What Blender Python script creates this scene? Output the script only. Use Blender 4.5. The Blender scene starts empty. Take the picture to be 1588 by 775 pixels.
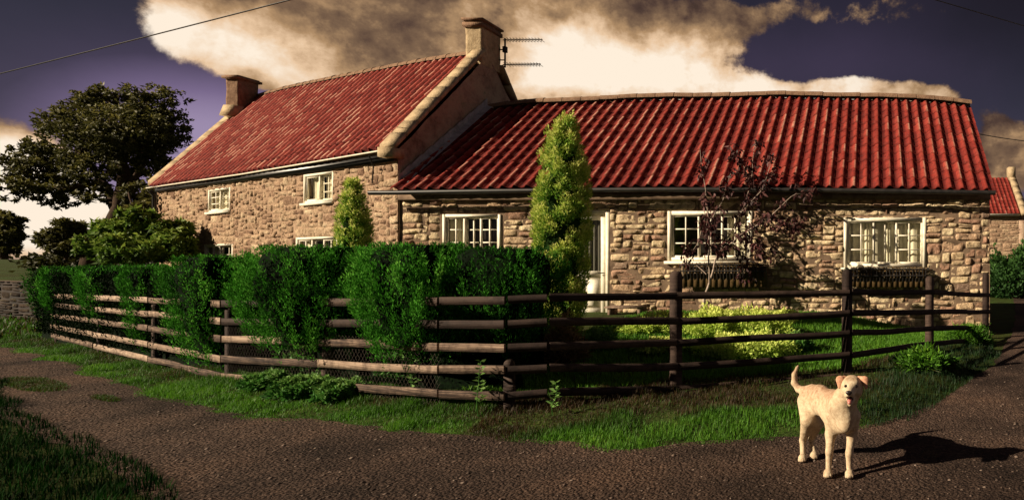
import bpy, math, random
import numpy as np
from mathutils import Vector
random.seed(7); rng = np.random.default_rng(7)
R = math.radians
sc = bpy.context.scene
C = sc.collection
CX, CY, F, CAMZ = 1355.0, 400.0, 950.0, 1.45      # survey of the place: principal direction, eye level, focal length, eye height

def P(x, y, D):                                   # survey reading (bearing, height, distance) -> metres
    return np.array([(x-CX)/F*D, D, CAMZ-(y-CY)/F*D])
def nrm(v):
    v = np.asarray(v, float); return v/np.maximum(np.linalg.norm(v, axis=-1, keepdims=True), 1e-9)
def ss(a, b, x):
    t = np.clip((np.asarray(x, float)-a)/(b-a), 0, 1); return t*t*(3-2*t)

# ---------------------------------------------------------------- value noise
_T = rng.random(65536)
def vnoise(p):
    p = np.asarray(p, float); i = np.floor(p).astype(np.int64); f = p-i; f = f*f*(3-2*f)
    r = 0
    for dx in (0, 1):
        for dy in (0, 1):
            for dz in (0, 1):
                h = ((i[..., 0]+dx)*73856093 ^ (i[..., 1]+dy)*19349663 ^ (i[..., 2]+dz)*83492791) & 65535
                w = (f[..., 0] if dx else 1-f[..., 0])*(f[..., 1] if dy else 1-f[..., 1])*(f[..., 2] if dz else 1-f[..., 2])
                r = r+w*_T[h]
    return r
def fbm(p, o=3):
    p = np.asarray(p, float); r = 0; a = .5; s = 0
    for k in range(o):
        r = r+a*vnoise(p*2**k+k*17.3); s += a; a *= .5
    return r/s
def n2(x, y, s=1., o=3):
    x = np.asarray(x, float); y = np.asarray(y, float)
    return fbm(np.stack([x*s, y*s, np.zeros_like(x*s+y*s)+3.7], -1), o)

# ---------------------------------------------------------------- mesh builder
class MB:
    def __init__(s): s.v = []; s.n = 0; s.f = []; s.t = []
    def add(s, v, f, t=.5):
        v = np.asarray(v, float).reshape(-1, 3); f = np.asarray(f, int)
        s.v.append(v); s.f.append(f+s.n); s.n += len(v)
        s.t.append(np.broadcast_to(np.asarray(t, float), (len(f),)))
        return s
    def quadv(s, a, b, c, d, t=.5): return s.add([a, b, c, d], [[0, 1, 2, 3]], t)
    def hexa(s, c, t=.5):                          # 8 corners: bottom 4 ccw, top 4 ccw
        return s.add(c, [[0, 3, 2, 1], [4, 5, 6, 7], [0, 1, 5, 4], [1, 2, 6, 5], [2, 3, 7, 6], [3, 0, 4, 7]], t)
    def box(s, c, d, rz=0, t=.5, taper=1.):
        x, y, z = d[0]/2, d[1]/2, d[2]/2
        q = np.array([[-x, -y, -z], [x, -y, -z], [x, y, -z], [-x, y, -z], [-x*taper, -y*taper, z], [x*taper, -y*taper, z], [x*taper, y*taper, z], [-x*taper, y*taper, z]])
        cs, sn = math.cos(rz), math.sin(rz)
        q = np.stack([q[:, 0]*cs-q[:, 1]*sn, q[:, 0]*sn+q[:, 1]*cs, q[:, 2]], 1)+np.asarray(c)
        return s.hexa(q, t)
    def grid(s, G, t=.5, closed=False):            # G: (n,m,3)
        n, m = G.shape[:2]; idx = np.arange(n*m).reshape(n, m)
        a = idx[:-1, :-1]; b = idx[:-1, 1:]; c = idx[1:, 1:]; d = idx[1:, :-1]
        f = np.stack([a, b, c, d], -1).reshape(-1, 4)
        if closed:
            f = np.concatenate([f, np.stack([idx[:-1, -1], idx[:-1, 0], idx[1:, 0], idx[1:, -1]], -1)])
        return s.add(G.reshape(-1, 3), f, t)
    def tube(s, pts, rad, k=8, t=.5, cap=True):
        pts = np.asarray(pts, float); rad = np.broadcast_to(np.asarray(rad, float), (len(pts),))
        T = nrm(np.gradient(pts, axis=0)); ref = np.array([0.13, 0.21, 1.]) if abs(T[0][2]) < .9 else np.array([1., .1, 0])
        rows = []
        for p, tt, r in zip(pts, T, rad):
            a = nrm(np.cross(tt, ref)); b = np.cross(tt, a)
            an = np.arange(k)/k*2*math.pi
            rows.append(p+r*(np.cos(an)[:, None]*a+np.sin(an)[:, None]*b))
        G = np.array(rows); n0 = s.n
        s.grid(G, t, closed=True)
        if cap:
            s.add(G[0], [list(range(k))], t) if k in (3, 4) else s._fan(G[0], t)
            s.add(G[-1], [list(range(k))], t) if k in (3, 4) else s._fan(G[-1], t)
        return s
    def _fan(s, ring, t):
        k = len(ring); v = np.vstack([ring, ring.mean(0)])
        s.add(v, [[i, (i+1) % k, k] for i in range(k)], t)
    def leaves(s, p, d, L, W, t=.5, fold=.15):
        p = np.asarray(p); N = len(p); d = nrm(d)
        r = nrm(rng.normal(size=(N, 3))); sd = nrm(np.cross(d, r)); up = np.cross(sd, d)
        L = np.broadcast_to(L, (N,))[:, None]; W = np.broadcast_to(W, (N,))[:, None]
        m = p+d*L*.45+up*L*fold
        V = np.stack([p, m+sd*W*.5, p+d*L, m-sd*W*.5], 1).reshape(-1, 3)
        return s.add(V, np.arange(4*N).reshape(N, 4), t)
    def build(s, name, mat, parent=None, smooth=False, loc=None):
        me = bpy.data.meshes.new(name)
        V = np.concatenate(s.v) if s.v else np.zeros((0, 3))
        if loc is not None: V = V-np.asarray(loc)
        elif parent is not None: V = V-np.asarray(parent_world(parent))
        cnt = np.concatenate([np.full(len(f), f.shape[1]) for f in s.f]); li = np.concatenate([f.ravel() for f in s.f])
        me.vertices.add(len(V)); me.vertices.foreach_set('co', V.ravel())
        me.loops.add(len(li)); me.loops.foreach_set('vertex_index', li.astype(np.int32))
        me.polygons.add(len(cnt)); st = np.concatenate([[0], np.cumsum(cnt)[:-1]])
        me.polygons.foreach_set('loop_start', st.astype(np.int32)); me.polygons.foreach_set('loop_total', cnt.astype(np.int32))
        me.update(calc_edges=True)
        a = me.attributes.new('tint', 'FLOAT', 'FACE'); a.data.foreach_set('value', np.concatenate(s.t).astype(np.float32))
        if smooth: me.polygons.foreach_set('use_smooth', np.ones(len(cnt), bool))
        me.validate(); me.materials.append(mat)
        o = bpy.data.objects.new(name, me); C.objects.link(o)
        if loc is not None: o.location = tuple(loc)
        if parent is not None: o.parent = parent
        return o
def parent_world(o):
    v = Vector((0, 0, 0))
    while o: v += o.location; o = o.parent
    return v
def tag(o, label=None, cat=None, group=None, kind=None):
    if label: o['label'] = label
    if cat: o['category'] = cat
    if group: o['group'] = group
    if kind: o['kind'] = kind
    return o
def empty(name, loc, label, cat, group=None):
    o = bpy.data.objects.new(name, None); C.objects.link(o); o.location = tuple(float(q) for q in loc); o.empty_display_size = .2
    return tag(o, label, cat, group)

# ---------------------------------------------------------------- materials
def ramp(nt, fac, stops, interp='LINEAR'):
    r = nt.nodes.new('ShaderNodeValToRGB'); r.color_ramp.interpolation = interp
    e = r.color_ramp.elements
    while len(e) < len(stops): e.new(.5)
    for q, (pos, col) in zip(e, stops): q.position = pos; q.color = (*col, 1)
    nt.links.new(fac, r.inputs[0]); return r.outputs[0]
def noise(nt, scale, detail=4, rough=.55, vec=None, dist=0):
    n = nt.nodes.new('ShaderNodeTexNoise'); n.inputs['Scale'].default_value = scale; n.inputs['Detail'].default_value = detail
    n.inputs['Roughness'].default_value = rough; n.inputs['Distortion'].default_value = dist
    if vec is None:
        g = nt.nodes.new('ShaderNodeNewGeometry'); vec = g.outputs['Position']
    nt.links.new(vec, n.inputs['Vector']); return n.outputs['Fac']
def attr(nt, name='tint'):
    a = nt.nodes.new('ShaderNodeAttribute'); a.attribute_name = name; return a.outputs['Fac']
def mth(nt, op, a, b=None, clamp=False):
    m = nt.nodes.new('ShaderNodeMath'); m.operation = op; m.use_clamp = clamp
    for i, q in enumerate((a, b)):
        if q is None: continue
        if isinstance(q, (int, float)): m.inputs[i].default_value = q
        else: nt.links.new(q, m.inputs[i])
    return m.outputs[0]
def mixc(nt, fac, a, b, mode='MIX'):
    m = nt.nodes.new('ShaderNodeMix'); m.data_type = 'RGBA'; m.blend_type = mode
    for i, q in ((0, fac), (6, a), (7, b)):
        if isinstance(q, (int, float)): m.inputs[i].default_value = q
        elif isinstance(q, tuple): m.inputs[i].default_value = (*q, 1)
        else: nt.links.new(q, m.inputs[i])
    return m.outputs[2]
def mat(name, colfn, rough=.85, bump=None, spec=.3, metal=0, trans=0):
    m = bpy.data.materials.new(name); m.use_nodes = True; nt = m.node_tree
    b = nt.nodes['Principled BSDF']; b.inputs['Roughness'].default_value = rough; b.inputs['Metallic'].default_value = metal
    b.inputs['Specular IOR Level'].default_value = spec
    c = colfn(nt) if callable(colfn) else colfn
    if isinstance(c, tuple): b.inputs['Base Color'].default_value = (*c, 1)
    else: nt.links.new(c, b.inputs['Base Color'])
    if bump:
        h = bump[0](nt); bn = nt.nodes.new('ShaderNodeBump'); bn.inputs['Strength'].default_value = bump[1]; bn.inputs['Distance'].default_value = bump[2]
        nt.links.new(h, bn.inputs['Height']); nt.links.new(bn.outputs[0], b.inputs['Normal'])
    if trans:
        t = nt.nodes.new('ShaderNodeBsdfTranslucent'); mx = nt.nodes.new('ShaderNodeMixShader'); mx.inputs[0].default_value = trans
        if isinstance(c, tuple): t.inputs[0].default_value = (*c, 1)
        else: nt.links.new(c, t.inputs[0])
        nt.links.new(b.outputs[0], mx.inputs[1]); nt.links.new(t.outputs[0], mx.inputs[2])
        nt.links.new(mx.outputs[0], nt.nodes['Material Output'].inputs[0])
    return m
def leafmat(name, stops, trans=.3, scale=2.5, rough=.6, spec=.25):
    def f(nt):
        v = mth(nt, 'ADD', mth(nt, 'MULTIPLY', attr(nt), .65), mth(nt, 'MULTIPLY', noise(nt, scale, 3), .35))
        return ramp(nt, v, stops)
    return mat(name, f, rough, spec=spec, trans=trans)
def bn(scale, detail=5, rough=.6): return lambda nt: noise(nt, scale, detail, rough)

def stonebump(nt): return mth(nt, 'ADD', mth(nt, 'MULTIPLY', noise(nt, 15, 5, .7), .8), mth(nt, 'MULTIPLY', noise(nt, 42, 6, .75), .45))
def stone_col(stops):
    def f(nt):
        base = ramp(nt, attr(nt), stops)
        g = ramp(nt, noise(nt, 14, 6, .7), [(.30, (.16, .13, .11)), (.43, (.75, .70, .66)), (.55, (1, 1, 1)), (.75, (1.35, 1.28, 1.12))])
        c = mixc(nt, 1., base, g, 'MULTIPLY')
        lich = ramp(nt, noise(nt, 5, 6, .7), [(.56, (0, 0, 0)), (.7, (1, 1, 1))])
        c = mixc(nt, mth(nt, 'MULTIPLY', lich, .35), c, (.42, .36, .22))
        drk = ramp(nt, noise(nt, 2.2, 5, .7), [(.35, (.45, .42, .4)), (.6, (1, 1, 1))])
        return mixc(nt, .55, c, mixc(nt, 1., c, drk, 'MULTIPLY'))
    return f
STONES = [(0, (.27, .17, .11)), (.10, (.48, .29, .21)), (.25, (.72, .54, .34)), (.5, (.85, .70, .46)), (.72, (.74, .57, .37)), (.86, (.48, .28, .20)), (.92, (.80, .64, .40)), (1, (.28, .19, .15))]
M = {}
M['stone'] = mat('rubble_stone', stone_col(STONES), .92, (stonebump, 1., .055), .08)
M['shade_stone'] = mat('shade_painted_field_stone', stone_col([(0, (.02, .014, .01)), (1, (.06, .042, .03))]), .95, (bn(38, 7, .7), .9, .02), .1)  # dark because unlit: shade painted into the stone colour
M['mortar'] = mat('mortar', lambda nt: ramp(nt, noise(nt, 6, 6, .7), [(.3, (.10, .065, .045)), (.7, (.26, .18, .12))]), .95, (bn(60, 6), .6, .01), .1)
M['rubble'] = mat('farmhouse_stone', stone_col([(0, (.28, .175, .12)), (.2, (.46, .31, .21)), (.5, (.62, .46, .31)), (.8, (.50, .34, .23)), (1, (.74, .58, .40))]), .95, (stonebump, 1., .065), .06)
M['mortar2'] = mat('lime_mortar', lambda nt: ramp(nt, noise(nt, 5, 6, .7), [(.3, (.22, .14, .095)), (.7, (.48, .33, .22))]), .95, (bn(25, 7, .75), 1., .03), .1)
M['gable'] = mat('gable_render', lambda nt: ramp(nt, noise(nt, 2.2, 8, .75), [(.3, (.14, .085, .065)), (.47, (.34, .23, .17)), (.58, (.42, .31, .22)), (.72, (.24, .21, .13))]), .95, (bn(18, 8, .75), 1., .04), .1)
M['coping'] = mat('coping_stone', lambda nt: ramp(nt, noise(nt, 7, 7, .7), [(.3, (.24, .17, .10)), (.6, (.46, .35, .22)), (.8, (.38, .34, .2))]), .95, (bn(30, 6), .7, .02), .1)
M['ridge'] = mat('ridge_tile', lambda nt: ramp(nt, noise(nt, 9, 6, .7), [(.3, (.13, .075, .05)), (.7, (.27, .17, .11))]), .95, (bn(30, 6), .7, .02), .1)
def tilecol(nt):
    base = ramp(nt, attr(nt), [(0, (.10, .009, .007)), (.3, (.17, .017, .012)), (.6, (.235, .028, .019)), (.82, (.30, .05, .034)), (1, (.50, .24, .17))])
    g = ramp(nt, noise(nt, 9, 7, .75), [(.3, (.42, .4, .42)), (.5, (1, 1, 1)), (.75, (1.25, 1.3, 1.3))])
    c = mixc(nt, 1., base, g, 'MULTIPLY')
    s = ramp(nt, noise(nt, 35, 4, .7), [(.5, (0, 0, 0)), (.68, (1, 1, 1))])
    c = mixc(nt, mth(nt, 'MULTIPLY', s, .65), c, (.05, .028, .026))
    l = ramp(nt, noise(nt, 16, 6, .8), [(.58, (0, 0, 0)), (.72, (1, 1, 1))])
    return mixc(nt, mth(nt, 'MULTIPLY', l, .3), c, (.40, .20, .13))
M['tile'] = mat('clay_pantile', tilecol, .82, (bn(45, 5), .5, .008), .15)
M['white'] = mat('cream_paint', lambda nt: ramp(nt, noise(nt, 12, 5, .7), [(.3, (.62, .55, .42)), (.6, (.8, .74, .6))]), .5, (bn(60), .1, .003), .4)
M['curtain'] = mat('curtain', lambda nt: ramp(nt, noise(nt, 7, 3), [(.35, (.70, .64, .46)), (.65, (.9, .84, .64))]), .9)
M['dark'] = mat('interior_dark', lambda nt: ramp(nt, noise(nt, 1.5, 3), [(.4, (.012, .009, .008)), (.7, (.05, .035, .03))]), .9)
M['black'] = mat('black_paint', lambda nt: ramp(nt, noise(nt, 9, 4), [(.3, (.01, .009, .009)), (.7, (.03, .026, .024))]), .4, spec=.5)
M['lead'] = mat('lead', lambda nt: ramp(nt, noise(nt, 9, 4), [(.3, (.22, .2, .2)), (.7, (.4, .37, .38))]), .6)
M['metal'] = mat('weathered_metal', lambda nt: ramp(nt, noise(nt, 9, 4), [(.3, (.03, .025, .025)), (.7, (.09, .08, .075))]), .5, metal=.6)
def woodcol(stops):
    def f(nt):
        tc = nt.nodes.new('ShaderNodeNewGeometry'); mp = nt.nodes.new('ShaderNodeMapping'); mp.inputs['Scale'].default_value = (2.2, 2.2, 150)
        nt.links.new(tc.outputs['Position'], mp.inputs[0]); n = noise(nt, 1, 6, .65, mp.outputs[0], .6)
        c = ramp(nt, mth(nt, 'ADD', mth(nt, 'MULTIPLY', n, .75), mth(nt, 'MULTIPLY', attr(nt), .25)), stops)
        k = ramp(nt, noise(nt, 7, 6, .75), [(.38, (.2, .17, .17)), (.55, (1, 1, 1))])
        return mixc(nt, .7, c, mixc(nt, 1., c, k, 'MULTIPLY'))
    return f
def woodbump(nt):
    tc = nt.nodes.new('ShaderNodeNewGeometry'); mp = nt.nodes.new('ShaderNodeMapping'); mp.inputs['Scale'].default_value = (4, 4, 170)
    nt.links.new(tc.outputs['Position'], mp.inputs[0]); return noise(nt, 1, 6, .65, mp.outputs[0])
M['fence'] = mat('weathered_fence_wood', woodcol([(.36, (.035, .022, .018)), (.47, (.18, .12, .085)), (.58, (.33, .235, .17)), (.7, (.47, .36, .27))]), .85, (woodbump, .6, .008), .2)
M['fence_shade'] = mat('shade_painted_fence_wood', woodcol([(.3, (.018, .010, .008)), (.5, (.04, .024, .019)), (.7, (.085, .055, .042))]), .8, (woodbump, .6, .008), .2)  # shaded copy of the fence wood, shade painted into the colour
M['bark'] = mat('bark', lambda nt: ramp(nt, noise(nt, 14, 6, .7), [(.3, (.02, .012, .008)), (.7, (.08, .05, .032))]), .95, (bn(20, 6), .8, .03), .1)
M['bark2'] = mat('pale_bark', lambda nt: ramp(nt, noise(nt, 20, 5, .7), [(.3, (.22, .16, .13)), (.7, (.50, .40, .33))]), .9, (bn(40, 5), .4, .01), .1)
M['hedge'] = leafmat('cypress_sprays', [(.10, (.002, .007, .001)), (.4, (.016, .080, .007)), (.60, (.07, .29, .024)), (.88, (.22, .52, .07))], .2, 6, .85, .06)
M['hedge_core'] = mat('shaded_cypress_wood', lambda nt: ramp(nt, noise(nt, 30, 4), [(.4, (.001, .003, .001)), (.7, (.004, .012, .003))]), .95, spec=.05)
M['gold'] = leafmat('golden_cypress_sprays', [(.2, (.02, .08, .008)), (.42, (.13, .30, .03)), (.62, (.48, .58, .10)), (.85, (.85, .78, .30))], .3, 9)
M['gold_core'] = mat('shaded_golden_cypress', (.012, .03, .006), .95, spec=.05)
M['lime'] = leafmat('lime_leaves', [(.15, (.04, .13, .014)), (.45, (.36, .52, .07)), (.8, (.80, .84, .24))], .35, 5)
M['bush'] = leafmat('green_leaves', [(.15, (.02, .06, .008)), (.5, (.09, .17, .022)), (.85, (.25, .32, .05))], .35, 2)
M['bramble'] = leafmat('bramble_leaves', [(.15, (.02, .07, .012)), (.5, (.06, .19, .03)), (.85, (.22, .36, .09))], .3, 6)
M['oak'] = leafmat('dark_tree_leaves', [(.15, (.014, .013, .004)), (.5, (.06, .062, .016)), (.85, (.18, .16, .04))], .3, .6)
M['purple'] = leafmat('maroon_leaves', [(.15, (.012, .004, .004)), (.5, (.05, .012, .012)), (.9, (.15, .06, .055))], .15, 8)
M['dry'] = leafmat('dry_stems', [(.15, (.05, .03, .012)), (.5, (.16, .10, .04)), (.85, (.3, .2, .09))], .2, 6)
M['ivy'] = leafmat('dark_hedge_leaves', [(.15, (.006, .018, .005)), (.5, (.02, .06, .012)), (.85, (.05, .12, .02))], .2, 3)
M['grass'] = leafmat('grass_blades', [(.14, (.030, .018, .008)), (.24, (.075, .045, .018)), (.32, (.055, .05, .012)), (.45, (.032, .085, .010)), (.7, (.085, .235, .014)), (.95, (.25, .39, .04))], .35, 3)
# ---------------------------------------------------------------- plan of the place
RE = np.array([[-60, 30], [-30, 17], [-14.55, 10.2], [-11, 8.35], [-8.3, 6.85], [-6.75, 6.05], [-5.75, 5.7], [-4.45, 5.28], [-2.99, 4.87], [-2.02, 4.72], [-.6, 4.9], [.05, 5.3], [.62, 6.1], [1.7, 8.6], [2.6, 11.5], [3.7, 16], [5, 22]])
def yroad(x): return np.interp(x, RE[:, 0], RE[:, 1])+(n2(x, 0*np.asarray(x, float), 1.6)-.5)*.35
NE = np.array([[-60, 26], [-16, 9.5], [-10, 6.9], [-7.86, 5.5], [-6.06, 4.6], [-4.78, 3.9], [-4.2, 3.55], [-3, 2.6], [-1, 1.7], [3, 1.2], [10, 1.0], [40, 1]])
def ynear(x): return np.interp(x, NE[:, 0], NE[:, 1])+(n2(x, 5+0*np.asarray(x, float), 1.3)-.5)*.4
FP = [(88, 10.5), (355, 7.0), (690, 5.62), (790, 5.52), (850, 5.62), (1048, 6.4), (1315, 7.2), (1443, 9.0), (1530, 11.0)]
FXY = np.array([[(x-CX)/F*d, d] for x, d in FP])
def yfence(x): return np.interp(x, np.r_[-60, FXY[:, 0], 2.3], np.r_[26, FXY[:, 1], 12.])
def gh(x, y):
    x = np.asarray(x, float); y = np.asarray(y, float)
    g = .33*ss(.9, 4.2, y-yfence(x))*(1-ss(-1.6, 1.6, x))*(1-ss(14, 30, y))
    yr = np.interp(x, RE[:, 0], RE[:, 1])
    bank = .10*ss(0, .7, y-yr)*ss(-11, -6, x)*(1-ss(.5, 2.2, x))
    lump = (n2(x, y, 1.1)-.5)*.05*ss(0, .5, y-yr)*(1-ss(20, 40, y))
    yn = np.interp(x, NE[:, 0], NE[:, 1])
    nb = (.12*ss(0, 1.5, yn-y)+(n2(x, y, 1.3)-.5)*.05*ss(0, .4, yn-y))
    rut = (n2(x, y, .8)-.5)*.035*ss(0, .6, yr-y)
    return g+bank*(1-ss(30, 60, y))+lump+nb+rut

# ground sheet, out to the horizon
xs = np.unique(np.r_[np.linspace(-900, -60, 25), np.linspace(-60, -18, 43), np.arange(-18, 6, .12), np.linspace(6, 60, 40), np.linspace(60, 900, 25)])
ys = np.unique(np.r_[-60, -20, -8, np.arange(-4, 2, .5), np.arange(2, 12.5, .12), np.arange(12.5, 30, .7), np.linspace(30, 120, 30), np.linspace(120, 1500, 30)])
X, Y = np.meshgrid(xs, ys)
def groundcol(nt):
    a = ramp(nt, noise(nt, 3, 6, .7), [(.3, (.03, .025, .01)), (.5, (.035, .06, .012)), (.7, (.06, .10, .018))])
    b = ramp(nt, noise(nt, .12, 4, .6), [(.4, (1, 1, 1)), (.6, (.85, .62, .5))])
    return mixc(nt, 1., a, b, 'MULTIPLY')
M['ground'] = mat('turf_and_soil', groundcol, .95, (bn(30, 6), .8, .03), .1)
def roadcol(nt):
    a = ramp(nt, noise(nt, 26, 7, .8), [(.3, (.020, .011, .008)), (.52, (.078, .050, .038)), (.7, (.20, .14, .108))])
    b = ramp(nt, noise(nt, .9, 5, .6), [(.36, (.38, .36, .35)), (.5, (.85, .82, .8)), (.64, (1.25, 1.15, 1.05))])
    c = mixc(nt, 1., a, b, 'MULTIPLY'); g_ = nt.nodes.new('ShaderNodeNewGeometry'); s_ = nt.nodes.new('ShaderNodeSeparateXYZ'); nt.links.new(g_.outputs['Position'], s_.inputs[0])
    edge_dim = ramp(nt, mth(nt, 'ADD', mth(nt, 'MULTIPLY', s_.outputs[1], .1), mth(nt, 'MULTIPLY', noise(nt, .8, 4), .25)), [(.42, (.5, .47, .45)), (.62, (1, 1, 1))])  # frame-edge darkening painted into the track colour towards the camera
    return mixc(nt, 1., c, edge_dim, 'MULTIPLY')
def roadbump(nt):
    v = nt.nodes.new('ShaderNodeTexVoronoi'); v.inputs['Scale'].default_value = 48
    g = nt.nodes.new('ShaderNodeNewGeometry'); nt.links.new(g.outputs['Position'], v.inputs['Vector'])
    return mth(nt, 'ADD', mth(nt, 'MULTIPLY', v.outputs['Distance'], -.6), mth(nt, 'MULTIPLY', noise(nt, 12, 6, .7), 1.3))
M['road'] = mat('gravel_track', roadcol, .95, (roadbump, 1., .036), .15)
g = MB(); G = np.stack([X, Y, gh(X, Y)-.004], -1); g.grid(G); tag(g.build('ground', M['ground'], smooth=True), kind='structure')
# the track: strip between its two edges, and its branch running back past the house
g = MB(); u = np.unique(np.r_[np.linspace(-58, -16, 40), np.linspace(-16, .60, 280)]); tt = np.linspace(0, 1, 70)
a, b = ynear(u), yroad(u); YY = a[None]+(b-a)[None]*tt[:, None]; XX = np.broadcast_to(u, YY.shape)
g.grid(np.stack([XX, YY, gh(XX, YY)+.006], -1))
v = np.r_[np.arange(1.0, 9, .1), np.arange(9, 24, .5)]; xe = np.interp(v, RE[9:, 1], RE[9:, 0]); xe = np.where(v < 6.1, .60, xe)+(n2(v, v*0+9, 1.6)-.5)*np.where(v > 6.2, .3, 0)
u2 = np.linspace(0, 1, 60)**1.5; YY = np.repeat(v[:, None], 60, 1); XX = xe[:, None]+(9.0-xe[:, None]+v[:, None]*.15)*u2[None]
g.grid(np.stack([XX, YY, gh(XX, YY)+.006], -1))
tag(g.build('road', M['road'], smooth=True), kind='structure')
# loose stones on the track
def poly_scatter(n, x0, x1, y0, y1, ok, dens=None):
    x = rng.uniform(x0, x1, n); y = y0+(y1-y0)*rng.random(n)**1.3; k = ok(x, y); return x[k], y[k]
x, y = poly_scatter(26000, -15, 5, 2.9, 11, lambda x, y: (y < yroad(x)-.02) & (y > ynear(x)) & (x < .62) | (x > .6) & (y < 9) & (x > np.interp(y, RE[9:, 1], RE[9:, 0])+.05))
oct_ = np.array([[1, 0, 0], [0, 1, 0], [-1, 0, 0], [0, -1, 0], [0, 0, .7], [0, 0, -.5]], float); of = np.array([[0, 1, 4], [1, 2, 4], [2, 3, 4], [3, 0, 4], [1, 0, 5], [2, 1, 5], [3, 2, 5], [0, 3, 5]])
N = len(x); s = .0035+.014*rng.random(N)**5; rot = rng.uniform(0, 6.28, N)
V = oct_[None]*(1+.5*(rng.random((N, 6, 1))-.5))*s[:, None, None]*np.array([1.3, 1, .8])
V = np.stack([V[..., 0]*np.cos(rot)[:, None]-V[..., 1]*np.sin(rot)[:, None], V[..., 0]*np.sin(rot)[:, None]+V[..., 1]*np.cos(rot)[:, None], V[..., 2]], -1)+np.stack([x, y, gh(x, y)+.007], -1)[:, None]
M['pebble'] = mat('pebbles', lambda nt: ramp(nt, attr(nt), [(0, (.04, .026, .02)), (.7, (.11, .075, .058)), (1, (.20, .15, .12))]), .9, spec=.2)
g = MB(); g.add(V.reshape(-1, 3), (of[None]+6*np.arange(N)[:, None, None]).reshape(-1, 3), np.repeat(rng.random(N), 8)); tag(g.build('gravel', M['pebble']), 'loose gravel and small stones scattered over the brown track', 'gravel', kind='stuff')

# ---------------------------------------------------------------- grass
def grass(name, label, x, y, hgt, tint, wid=.006, lean=.5, matn='grass'):
    N = len(x); p = np.stack([x, y, gh(x, y)-.008], -1)
    a = rng.uniform(0, 6.28, N); ln = rng.random(N)*lean
    d = np.stack([np.cos(a)*ln, np.sin(a)*ln, np.ones(N)], -1); d = nrm(d)
    s = np.stack([-np.sin(a), np.cos(a), 0*a], -1)*wid*(.6+.8*rng.random((N, 1)))
    h = hgt[:, None]; mid = p+d*h*.55; dd = nrm(d+np.stack([np.cos(a), np.sin(a), 0*a-.3], -1)*ln[:, None]*1.2)
    tip = mid+dd*h*.5
    V = np.stack([p-s, p+s, mid+s*.7, mid-s*.7, tip], 1).reshape(-1, 3)
    b = 5*np.arange(N)[:, None]; m = MB()
    m.add(V, b+np.array([[0, 1, 2, 3]]), tint); m.add(np.zeros((0, 3)), b+np.array([[3, 2, 4]])-m.n, tint)
    return tag(m.build(name, M[matn]), label, 'grass', kind='stuff')
def tuft(x, y): return np.clip((n2(x, y, 3.2)-.42)*4, 0, 1)
N = 260000
x = rng.uniform(-15.5, 1.9, N); 
a = np.where(x < .3, yroad(x), np.interp(x, [.3, .62, 1.7, 2.6], [5.5, 6.1, 8.6, 11.5])); b = yfence(x)+.35; b = np.where(x < -7, b+.3, b)
y = a-.10+(b-a+.1)*rng.random(N); k = rng.random(N) < np.clip(4.6/y, 0, 1)**1.2*(.35+.65*tuft(x, y)); x, y = x[k], y[k]; a = a[k]
edge = ss(-.1, .12, y-a); t = tuft(x, y)
fb = ss(np.where(x > -3.4, 1.15, .45), np.where(x > -3.4, .35, .1), yfence(x)-y)*np.where(x > -3.4, 1.5, .5)+.5*ss(.45, .65, n2(x, y, 1.3))          # withered patches; shade below the right fence painted in as browner blades
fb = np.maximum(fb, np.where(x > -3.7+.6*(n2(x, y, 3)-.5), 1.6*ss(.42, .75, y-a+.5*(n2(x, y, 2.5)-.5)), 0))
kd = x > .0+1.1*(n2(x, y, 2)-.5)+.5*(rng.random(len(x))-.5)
grass('shade_tinted_verge', 'dark sparse grass on the verge right of the dog', x[kd], y[kd], .03+.06*rng.random(kd.sum()), .0+.45*rng.random(kd.sum())**2, wid=.003, matn='ivy')  # shadow of fence and hedge painted in as darker blades
kk = ~kd; x, y, edge, t, fb = x[kk], y[kk], edge[kk], t[kk], fb[kk]
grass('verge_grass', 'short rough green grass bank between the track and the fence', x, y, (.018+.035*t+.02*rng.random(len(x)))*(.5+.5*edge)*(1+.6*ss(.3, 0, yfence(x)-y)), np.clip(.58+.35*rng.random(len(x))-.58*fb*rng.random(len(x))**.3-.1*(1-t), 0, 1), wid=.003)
N = 150000
x = rng.uniform(-4.2, 2.05, N); y = yfence(x)+.3+(11.45-yfence(x)-.3)*rng.random(N); k = rng.random(N) < (.3+.7*tuft(x, y)); x, y = x[k], y[k]
grass('lawn_grass', 'green garden lawn between the fence and the cottage wall', x, y, .03+.06*rng.random(len(x)), .6+.35*rng.random(len(x)), wid=.006)
N = 110000
x = rng.uniform(-12, -1.5, N); y = ynear(x)-rng.random(N)*2.6+.15; k = (y > 2.6) & (rng.random(N) < (.4+.6*tuft(x, y))); x, y = x[k], y[k]
grass('near_verge_grass', 'dark grass on the near side of the track', x, y, .03+.07*rng.random(len(x)), -.12+.2*rng.random(len(x)), wid=.003, matn='hedge')  # frame-corner darkness painted in as a near-black blade tint
# moss and grass growing in the middle of the track
cx_ = [(-9.6, 7.0, .75, .2), (-7.9, 6.3, .3, .07)]
X_, Y_ = [], []
for q in cx_:
    n = int(14000*q[2]*q[3]/.16); r = np.sqrt(rng.random(n))*(.7+.5*rng.random(n)); th = rng.uniform(0, 6.28, n)
    dx, dy = r*np.cos(th)*q[2], r*np.sin(th)*q[3]; X_.append(q[0]+dx*.92-dy*.3); Y_.append(q[1]-dx*.4+dy)
x, y = np.concatenate(X_), np.concatenate(Y_); k = n2(x, y, 5) > .42; x, y = x[k], y[k]
grass('track_grass', 'thin olive tufts of grass and moss in the middle of the track', x, y, .015+.03*rng.random(len(x)), .1+.4*rng.random(len(x)), wid=.004)
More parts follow.
